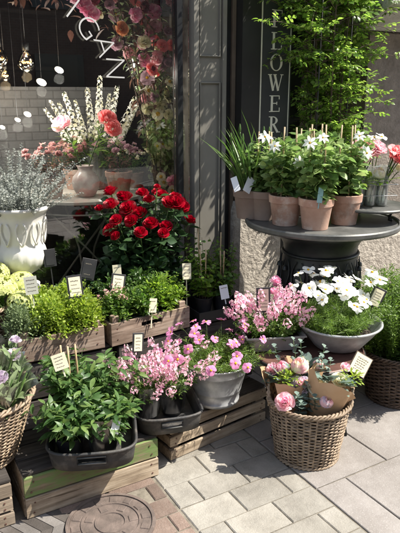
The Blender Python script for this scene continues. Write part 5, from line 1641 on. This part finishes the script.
# ================================================================== BEHIND THE GLASS
BT = W(-0.42, -0.52, 0.2)
bt = thing('bistro_table', 'round white bistro table with thin crossed legs inside the window', 'table', BT, R(10))
mb = MB(); mb.lathe([(0, 0.73), (0.40, 0.73), (0.405, 0.733), (0.405, 0.748), (0.40, 0.751), (0, 0.751)], 60); smoothed(mb.build('tabletop', 'white_iron', bt), 30)
rg = MB(); rg.tube([(0.34 * math.cos(a), 0.34 * math.sin(a), 0.66) for a in np.linspace(0, 6.283, 49)[:-1]], 0.006, 6, closed=True); rg.build('lower_ring', 'white_iron', bt)
for k in range(4):
    a = R(-60 + 90 * k); b = R(-60 + 90 * k + 150)
    l = MB(); l.tube([(0.33 * math.cos(a), 0.33 * math.sin(a), 0.73), (0.05 * math.cos(a + 1.2), 0.05 * math.sin(a + 1.2), 0.38), (0.30 * math.cos(b), 0.30 * math.sin(b), 0.0)], 0.007, 6); l.build('leg', 'white_iron', bt)
TB = 0.953
def ontab(s, d): return W(s, d, TB)
def window_pot(s, d, label, bl='dusty', r_=0.07, h=0.12):
    t = root_at('potted_plant', label, 'potted plant', ontab(s, d), 'terracotta pots inside the window', 0)
    pot_part(t, (0, 0, 0), r_, h, 'terracotta')
    F, S = MB(), MB()
    stalks(S, F, (0, 0, h * 0.9), 24, 0.15, 0.10, T_LEAF, 8, 0.035, 0.04, 0.1, 0.05, 0.4)
    tip, td = stalks(S, F, (0, 0, h * 0.9), 26, 0.20, 0.12, T_LEAF, 3, 0.03, 0.05, 0.1, 0, 0.5)
    F.build('foliage', 'leaf_bronze', t); S.build('stems', 'stem', t)
    heads(t, 'bloom', [peony_head(bl), daisy_head(bl, 9, T_PETAL, 0.2, 0.4)], tip, td, 0.020)
window_pot(-0.66, -0.38, 'terracotta pot of dusky pink flowers, left of the marbled vase inside the window', 'dusty')
window_pot(-0.24, -0.36, 'terracotta pot of dusky pink flowers, right of the marbled vase inside the window', 'mauve', 0.085, 0.135)
window_pot(-0.42, -0.66, 'terracotta pot of dusky flowers at the back of the bistro table', 'dusty', 0.08, 0.13)
mv = thing('marbled_vase', 'round bellied cream and rust marbled vase with a narrow neck on the bistro table', 'vase', ontab(-0.47, -0.33), 0)
mb = MB(); mb.lathe([(0, 0), (0.048, 0), (0.056, 0.008), (0.078, 0.05), (0.084, 0.085), (0.075, 0.12), (0.05, 0.145), (0.042, 0.16), (0.047, 0.178), (0.054, 0.185), (0.049, 0.186), (0.038, 0.16), (0.05, 0.12), (0, 0.05)], 40); mb.build('body', 'marbled', mv)
for k, (sx, me, dx, dy, dz, sz, lab) in enumerate(((0, peony_head('pale_pink', 'pink'), -0.14, 0.10, 0.42, 0.058, 'pale pink peony stem leaning left from the marbled vase'), (1, peony_head('coral', 'coral'), 0.15, -0.02, 0.455, 0.055, 'coral peony stem leaning right from the marbled vase'))):
    t = root_at('cut_peony', lab, 'peony', ontab(-0.47, -0.33), 'peonies in the marbled vase', 0)
    S, F = MB(), MB()
    p = np.array([dx, dy, dz])
    q = np.linspace(0, 1, 7)
    c = np.stack([dx * q ** 1.5, dy * q ** 1.5, 0.06 + (dz - 0.06) * q], 1)
    S.tube(c, 0.004, 5)
    dd = rand_dir(12, 0.1, 0.9) + np.array([dx * 3, 0, 0]); tt = NR.uniform(0.5, 0.95, 12)
    F.scatter(T_LANCE, np.stack([dx * tt ** 1.5, dy * tt ** 1.5, 0.06 + (dz - .06) * tt], 1), frames(dd), NR.uniform(0.07, 0.12, 12))
    S.build('stems', 'stem', t); F.build('foliage', 'leaf_mid', t)
    put('bloom', me, t, tuple(p), dir_rot(Vector((dx * 1.5, -0.55, 0.7)).normalized()), sz)
    if k: put('bloom', me, t, (dx + 0.035, dy - 0.03, dz - 0.05), dir_rot(Vector((0.4, -0.8, 0.3)).normalized()), sz * 0.85)
# glass vase of white stocks
gv = thing('glass_vase', 'tall clear glass vase holding white stocks at the back of the bistro table', 'vase', ontab(-0.30, -0.58), 0)
mb = MB(); mb.lathe([(0, 0.004), (0.06, 0.004), (0.065, 0.01), (0.065, 0.26), (0.07, 0.27)], 30); mb.build('body', 'vase_glass', gv)
t = root_at('stock_bunch', 'bunch of tall white and cream stock spikes in the glass vase', 'flowers', ontab(-0.30, -0.58), None, 0)
S, F = MB(), MB()
for k in range(13):
    x = -0.17 + 0.028 * k + rnd.uniform(-.02, .02); y = rnd.uniform(-.12, .10); zt = 0.37 + rnd.uniform(-.05, .04) - abs(x) * 0.25
    S.tube(np.linspace((x * 0.12, y * 0.2, 0.02), (x, y, zt), 5), 0.004, 5)
    dv = Vector((x * 1.3, y * 0.8, zt * 1.15)).normalized()
    put('flower_spike', rnd.choice(H_WSTOCK), t, (x, y, zt), dir_rot(dv), rnd.uniform(0.85, 1.2))
    dd = rand_dir(8, 0, 0.9); tt = NR.uniform(0.45, 1, 8)
    F.scatter(T_LANCE, np.stack([x * tt, y * tt, zt * tt], 1), frames(dd), 0.10)
F.build('foliage', 'leaf_mid', t); S.build('stems', 'stem', t)
# small white flowers standing at the right of the window
t = root_at('potted_plant', 'small pot of white button flowers at the right end of the bistro table', 'potted plant', ontab(-0.06, -0.52), 'terracotta pots inside the window', 0)
pot_part(t, (0, 0, 0), 0.06, 0.10, 'dark_clay')
F, S = MB(), MB()
stalks(S, F, (0, 0, 0.09), 20, 0.14, 0.08, T_LEAF, 8, 0.03, 0.03)
tip, td = stalks(S, F, (0, 0, 0.09), 22, 0.17, 0.10, T_LEAF, 3, 0.03, 0.03)
F.build('foliage', 'leaf_mid', t); S.build('stems', 'stem', t)
heads(t, 'bloom', H_CPEONY, tip, td, 0.014)

# white urn with silver foliage
UR = W(-1.005, 0.19, 0.0)
ped = thing('pedestal', 'dark grey pedestal block carrying the white urn', 'pedestal', UR, YAW)
mb = MB(); mb.box((0, 0, 0.30), (0.17, 0.17, 0.60), bev=0.01); mb.build('block', 'pedestal', ped, False)
ur = thing('white_urn', 'white classical urn with a fluted bowl and flared rim, by the left of the window', 'urn', (UR[0], UR[1], 0.601), 0)
ur.scale = (0.73, 0.73, 0.88)
mb = MB()
mb.lathe([(0, 0), (0.10, 0), (0.105, 0.02), (0.07, 0.035), (0.045, 0.06), (0.06, 0.085), (0.11, 0.11), (0.15, 0.15), (0.165, 0.20), (0.158, 0.24), (0.145, 0.26), (0.145, 0.28), (0.155, 0.32), (0.168, 0.40), (0.185, 0.445), (0.205, 0.46), (0.21, 0.472), (0.205, 0.482), (0.19, 0.48), (0.16, 0.44), (0, 0.42)], 72,
         wob=lambda a, z: 0.05 * abs(math.cos(a * 9)) * max(0, 1 - abs(z - 0.17) / 0.08))
mb.build('bowl', 'urn_white', ur)
mb = MB()
for k in range(10):
    a0 = 2 * math.pi * k / 10
    for sg in (-1, 1):
        mb.tube([(0.16 * (1 + .12 * q) * math.cos(a0 + sg * 0.2 * math.sin(q * 2.6)), 0.16 * (1 + .12 * q) * math.sin(a0 + sg * .2 * math.sin(q * 2.6)), 0.27 + 0.13 * q) for q in np.linspace(0, 1, 8)], 0.006, 5)
mb.build('relief', 'urn_white', ur)
t = root_at('silver_plant', 'airy silver grey foliage plant spilling out of the white urn', 'plant', (UR[0], UR[1], 0.97), None, 0)
F, S = MB(), MB()
stalks(S, F, (0, 0, 0.0), 130, 0.32, 0.25, T_SMALL, 34, 0.017, 0.11, 0.1, 0.12, 0.5, whorl=2, srad=0.0014, hvar=0.6, shrink=0.2)
F.build('foliage', 'leaf_silver', t); S.build('stems', 'leaf_silver', t)

# dried flower garland hanging down the right side of the window
ga = thing('flower_garland', 'hanging garland of pink, orange, burgundy and white flowers inside the right of the window', 'garland', W(0, 0, 0), YAW)
GV = {'p': [peony_head('pale_pink'), peony_head('pink')], 'b': [peony_head('burgundy'), rose_head('burgundy')], 'o': [peony_head('orange'), rose_head('orange')], 'm': [peony_head('mauve'), daisy_head('mauve', 10)],
      'w': [daisy_head('cream', 10, T_PETAL, 0.35), peony_head('cream')], 'r': [rose_head('coral'), peony_head('coral', 'burgundy')], 'd': [peony_head('dusty')]}
def gleft(z): return float(np.interp(z, [0.85, 1.0, 1.33, 1.65, 1.87, 2.06, 2.3], [-0.03, -0.06, -0.10, -0.15, -0.30, -0.44, -0.60]))
F, S, pts = MB(), MB(), []
while len(pts) < 98:
    z_ = rnd.uniform(0.75, 2.30); l_ = gleft(z_)
    if rnd.random() > (0.065 - l_) / 0.6 + 0.1: continue
    s_ = rnd.uniform(l_ + 0.02, 0.055)
    d_ = rnd.uniform(-0.30, -0.11)
    if any((s_ - a) ** 2 + (z_ - b) ** 2 < 0.0016 for a, b, _ in pts): 
        if rnd.random() < 0.93: continue
    pts.append((s_, z_, d_))
for s_, z_, d_ in pts:
    pal = 'ppbrpmwmp' if z_ > 1.95 else ('opmmrpwp' if z_ > 1.68 else ('owwmmwp' if z_ > 1.4 else 'wwmpdw'))
    put('bloom', rnd.choice(GV[rnd.choice(pal)]), ga, (s_, -d_, z_), dir_rot(Vector((rnd.uniform(-.5, .5), -1, rnd.uniform(-.2, .6))).normalized()), rnd.uniform(0.024, 0.046))
n = 900
zz = NR.uniform(0.75, 2.4, n); ll = np.array([gleft(q) for q in zz])
ss = ll + (0.06 - ll) * NR.uniform(0.02, 1, n)
dd = rand_dir(n, -0.8, 0.8); dd[:, 1] -= 0.4
F.scatter(T_LEAF, np.stack([ss, NR.uniform(0.16, 0.34, n), zz], 1), frames(dd), NR.uniform(0.03, 0.07, n))
F.build('foliage', 'leaf_sage', ga)
F = MB(); n = 420
zz = NR.uniform(1.3, 2.4, n); ll = np.array([gleft(q) for q in zz]); ss = ll + (0.06 - ll) * NR.uniform(0.02, 1, n)
dd = rand_dir(n, -0.8, 0.8); dd[:, 1] -= 0.4
F.scatter(T_LANCE, np.stack([ss, NR.uniform(0.16, 0.34, n), zz], 1), frames(dd), NR.uniform(0.04, 0.09, n))
F.build('dried_leaves', 'leaf_bronze', ga)
for k in range(6):
    s_ = -0.5 + 0.1 * k
    S.tube([(s_ * q + 0.02 * math.sin(6 * q + k), 0.24, 0.8 + 2.15 * q) for q in np.linspace(0, 1, 9)], 0.004, 5)
S.build('vines', 'bark', ga)
# bunch of dried blooms hanging from above, left of the garland
t = thing('dried_bunch', 'dried brown leaves with pink peonies hanging at the top of the window', 'dried flowers', W(-0.58, -0.22, 0), YAW)
F = MB(); n = 150; dd = rand_dir(n, -0.9, 0.4)
F.scatter(T_LEAF, np.stack([NR.normal(-0.05, 0.14, n), NR.normal(0, 0.06, n), NR.normal(2.12, 0.06, n)], 1), frames(dd), NR.uniform(0.04, 0.08, n)); F.build('dried_leaves', 'leaf_bronze', t)
for x, z_, c in ((0.09, 2.02, 'p'), (0.135, 1.975, 'p'), (0.04, 2.06, 'p'), (-0.12, 2.08, 'd')):
    put('bloom', GV[c][1 if c == 'p' else 0], t, (x, -0.04, z_), dir_rot((0.1, -0.9, 0.2)), 0.046)
mb = MB(); mb.tube([(0, 0, 2.1), (0.02, 0, 2.995)], 0.004, 5); mb.build('hanging_cord', 'bark', t)

# lamps inside: each lit bulb carries its own light
def lamp_light(parent, loc, power, col):
    l = bpy.data.lights.new('lamp_light', 'POINT'); l.energy = power; l.color = col; l.shadow_soft_size = 0.03
    put('lamp_light', l, parent, loc)
FG = 'filament bulbs'
for s_, d_, z_, lab in ((-0.70, -0.62, 1.735, 'clear round bulb with a glowing filament, rightmost of the hanging bulbs'), (-0.86, -0.62, 1.75, 'clear round bulb with a glowing filament at the left edge of the window'), (-0.80, -0.75, 1.66, 'small amber bulb hanging lower between the two round bulbs')):
    lb = thing('light_bulb', lab, 'bulb', W(s_, d_, z_), 0, FG)
    mb = MB(); r_ = 0.055 if z_ > 1.7 else 0.03; mb.lathe([(0, -r_), (r_ * .6, -r_ * .8), (r_ * .95, -r_ * .3), (r_, 0.1 * r_), (r_ * .8, r_ * .65), (r_ * .4, r_ * 1.05), (r_ * .32, r_ * 1.3)], 24); mb.build('globe', 'bulb_glass', lb)
    mb = MB(); mb.tube([(r_ * (-.5 + q), 0.2 * r_ * math.sin(q * 14), 0.1 * r_ * math.cos(q * 25)) for q in np.linspace(0, 1, 16)], 0.0028, 5); mb.build('filament', 'filament', lb)
    mb = MB(); mb.lathe([(0, r_ * 1.25), (r_ * .38, r_ * 1.25), (r_ * .4, r_ * 2.0), (0, r_ * 2.1)], 14); mb.build('socket', 'iron', lb)
    mb = MB(); mb.tube([(0, 0, r_ * 2), (0, 0, 2.995 - z_)], 0.002, 5); mb.build('cord', 'black_plastic', lb)
    lamp_light(lb, (0, 0, -r_ - 0.03), 1.3 if r_ > 0.04 else 0.7, (1.0, 0.72, 0.42))
for s_, d_, z_, r_, lab in ((-0.09, -0.40, 1.72, 0.018, 'white oval lamp hanging by the flower garland, right of the letter N'), (-0.555, -0.45, 1.69, 0.022, 'white oval lamp hanging just below the letter G, higher of the pair'), (-0.665, -0.45, 1.62, 0.024, 'white oval lamp hanging between the bulbs and the white stocks'),
                         (-0.76, -0.45, 1.44, 0.018, 'small white oval lamp above the silver foliage, rightmost of three'), (-0.82, -0.45, 1.41, 0.014, 'small white oval lamp above the silver foliage, middle of three'), (-0.91, -0.45, 1.37, 0.013, 'small white oval lamp above the silver foliage, leftmost of three')):
    lb = thing('pendant_lamp', lab, 'lamp', W(s_, d_, z_), YAW, 'white oval lamps')
    mb = MB(); mb.lathe([(r_ * math.sin(q), -0.75 * r_ * math.cos(q)) for q in np.linspace(0.001, 3.14, 13)], 20)
    o = mb.build('lamp_glass', 'lamp_white', lb); o.scale = (1.25, 1, 1); o.rotation_euler = (0, R(25), 0)
    mb = MB(); mb.tube([(0, 0, r_ * .7), (0, 0, 2.995 - z_)], 0.0009, 4); mb.build('cord', 'black_plastic', lb)
    lamp_light(lb, (0, 0, -r_ - 0.03), 2.2, (1.0, 0.95, 0.86))

# ================================================================== TAGS
AG = 'price tags'
sign_tag('cream card on a dark board standing in the lime green oregano', (-0.583, 2.665, 0.688), (R(-14), R(-4), R(14)), 0.072, 0.108, stake=0.16, group=AG)
sign_tag('cream card on a dark board standing in the right herb crate', (-0.411, 2.865, 0.638), (R(-14), R(12), R(18)), 0.072, 0.10, stake=0.16, group=AG)
sign_tag('pale grey green card among the grey thyme', (-0.782, 2.645, 0.70), (R(-10), R(-5), R(12)), 0.058, 0.085, None, 'pale_card', 0.16, group=AG)
sign_tag('small blank cream card at the front of the right herb crate', (-0.232, 2.79, 0.55), (R(-10), R(8), R(20)), 0.038, 0.07, None, 'card', 0.1, lines=2, group=AG)
sign_tag('cream card standing in the young shrubs by the pale casing', (-0.07, 3.03, 0.655), (R(-8), R(2), R(18)), 0.048, 0.085, None, 'card', 0.2, group=AG)
sign_tag('black slate label with a small yellow mark behind the thyme', (-0.755, 2.91, 0.76), (R(-6), R(-3), R(18)), 0.06, 0.09, 'slate', 'slate', 0.3, lines=0, group=AG)
sign_tag('dark slate label leaning among the plants left of the red roses', (-0.575, 2.965, 0.685), (R(-10), R(14), R(12)), 0.075, 0.11, 'slate', 'slate', 0.22, lines=2, group=AG)
sign_tag('cream card half hidden behind the dark framed card, under the roses', (-0.435, 3.02, 0.655), (R(-6), R(-2), R(14)), 0.045, 0.075, None, 'card', 0.2, lines=2, group=AG)
sign_tag('small cream square card tilted among the dark leafy plants', (-0.537, 2.11, 0.565), (R(-22), R(-18), R(8)), 0.055, 0.062, None, 'card', 0.05, lines=4, group=AG)
sign_tag('cream card on a dark board standing behind the pink nemesia tray', (-0.262, 2.355, 0.538), (R(-10), R(6), R(20)), 0.048, 0.085, stake=0.22, border=0.007, group=AG)
sign_tag('faded pink card on a dark board standing in the nemesia trough', (0.297, 2.655, 0.625), (R(-6), R(-2), R(2)), 0.066, 0.12, 'slate', 'pink_card', 0.16, lines=5, group=AG)
sign_tag('cream card on a dark board tilted right beside the white cosmos', (0.855, 2.75, 0.605), (R(-14), R(24), R(-8)), 0.066, 0.10, stake=0.2, lines=5, group=AG)
tg = sign_tag('cream card with a dark edge leaning under the low round table', (0.715, 2.45, 0.392), (R(-28), R(30), R(-8)), 0.085, 0.098, 'bark', 'card', 0, border=0.004, lines=6, group=AG)
mb = MB(); mb.tube([(-0.03, 0.012, -0.03), (-0.10, 0.04, -0.10), (-0.14, 0.06, -0.22), (-0.10, 0.12, -0.35)], 0.003, 5); mb.build('wire_holder', 'iron', tg)
sign_tag('white plastic label tied to the rushes on the urn table, left one', (0.19, 3.20, 1.09), (R(-30), R(-24), R(-12)), 0.035, 0.085, None, 'white_card', 0, lines=0, group=AG)
sign_tag('white plastic label tied to the rushes on the urn table, larger right one', (0.262, 3.21, 1.085), (R(-20), R(34), R(20)), 0.045, 0.09, None, 'white_card', 0, lines=0, group=AG)
sign_tag('teal plastic label in the frontmost terracotta pot', (0.59, 2.925, 1.075), (R(-6), R(6), R(0)), 0.026, 0.075, None, 'teal_card', 0.05, lines=0, group=AG)
sign_tag('clear white plastic label hanging on the right young shrub', (0.128, 3.015, 0.545), (R(-10), R(-8), R(14)), 0.045, 0.075, None, 'white_card', 0.05, lines=1, group=AG)
sign_tag('white plastic care label in the front right dark leafy plant', (-0.315, 1.99, 0.36), (R(-14), R(14), R(10)), 0.03, 0.06, None, 'white_card', 0, lines=0, group=AG)
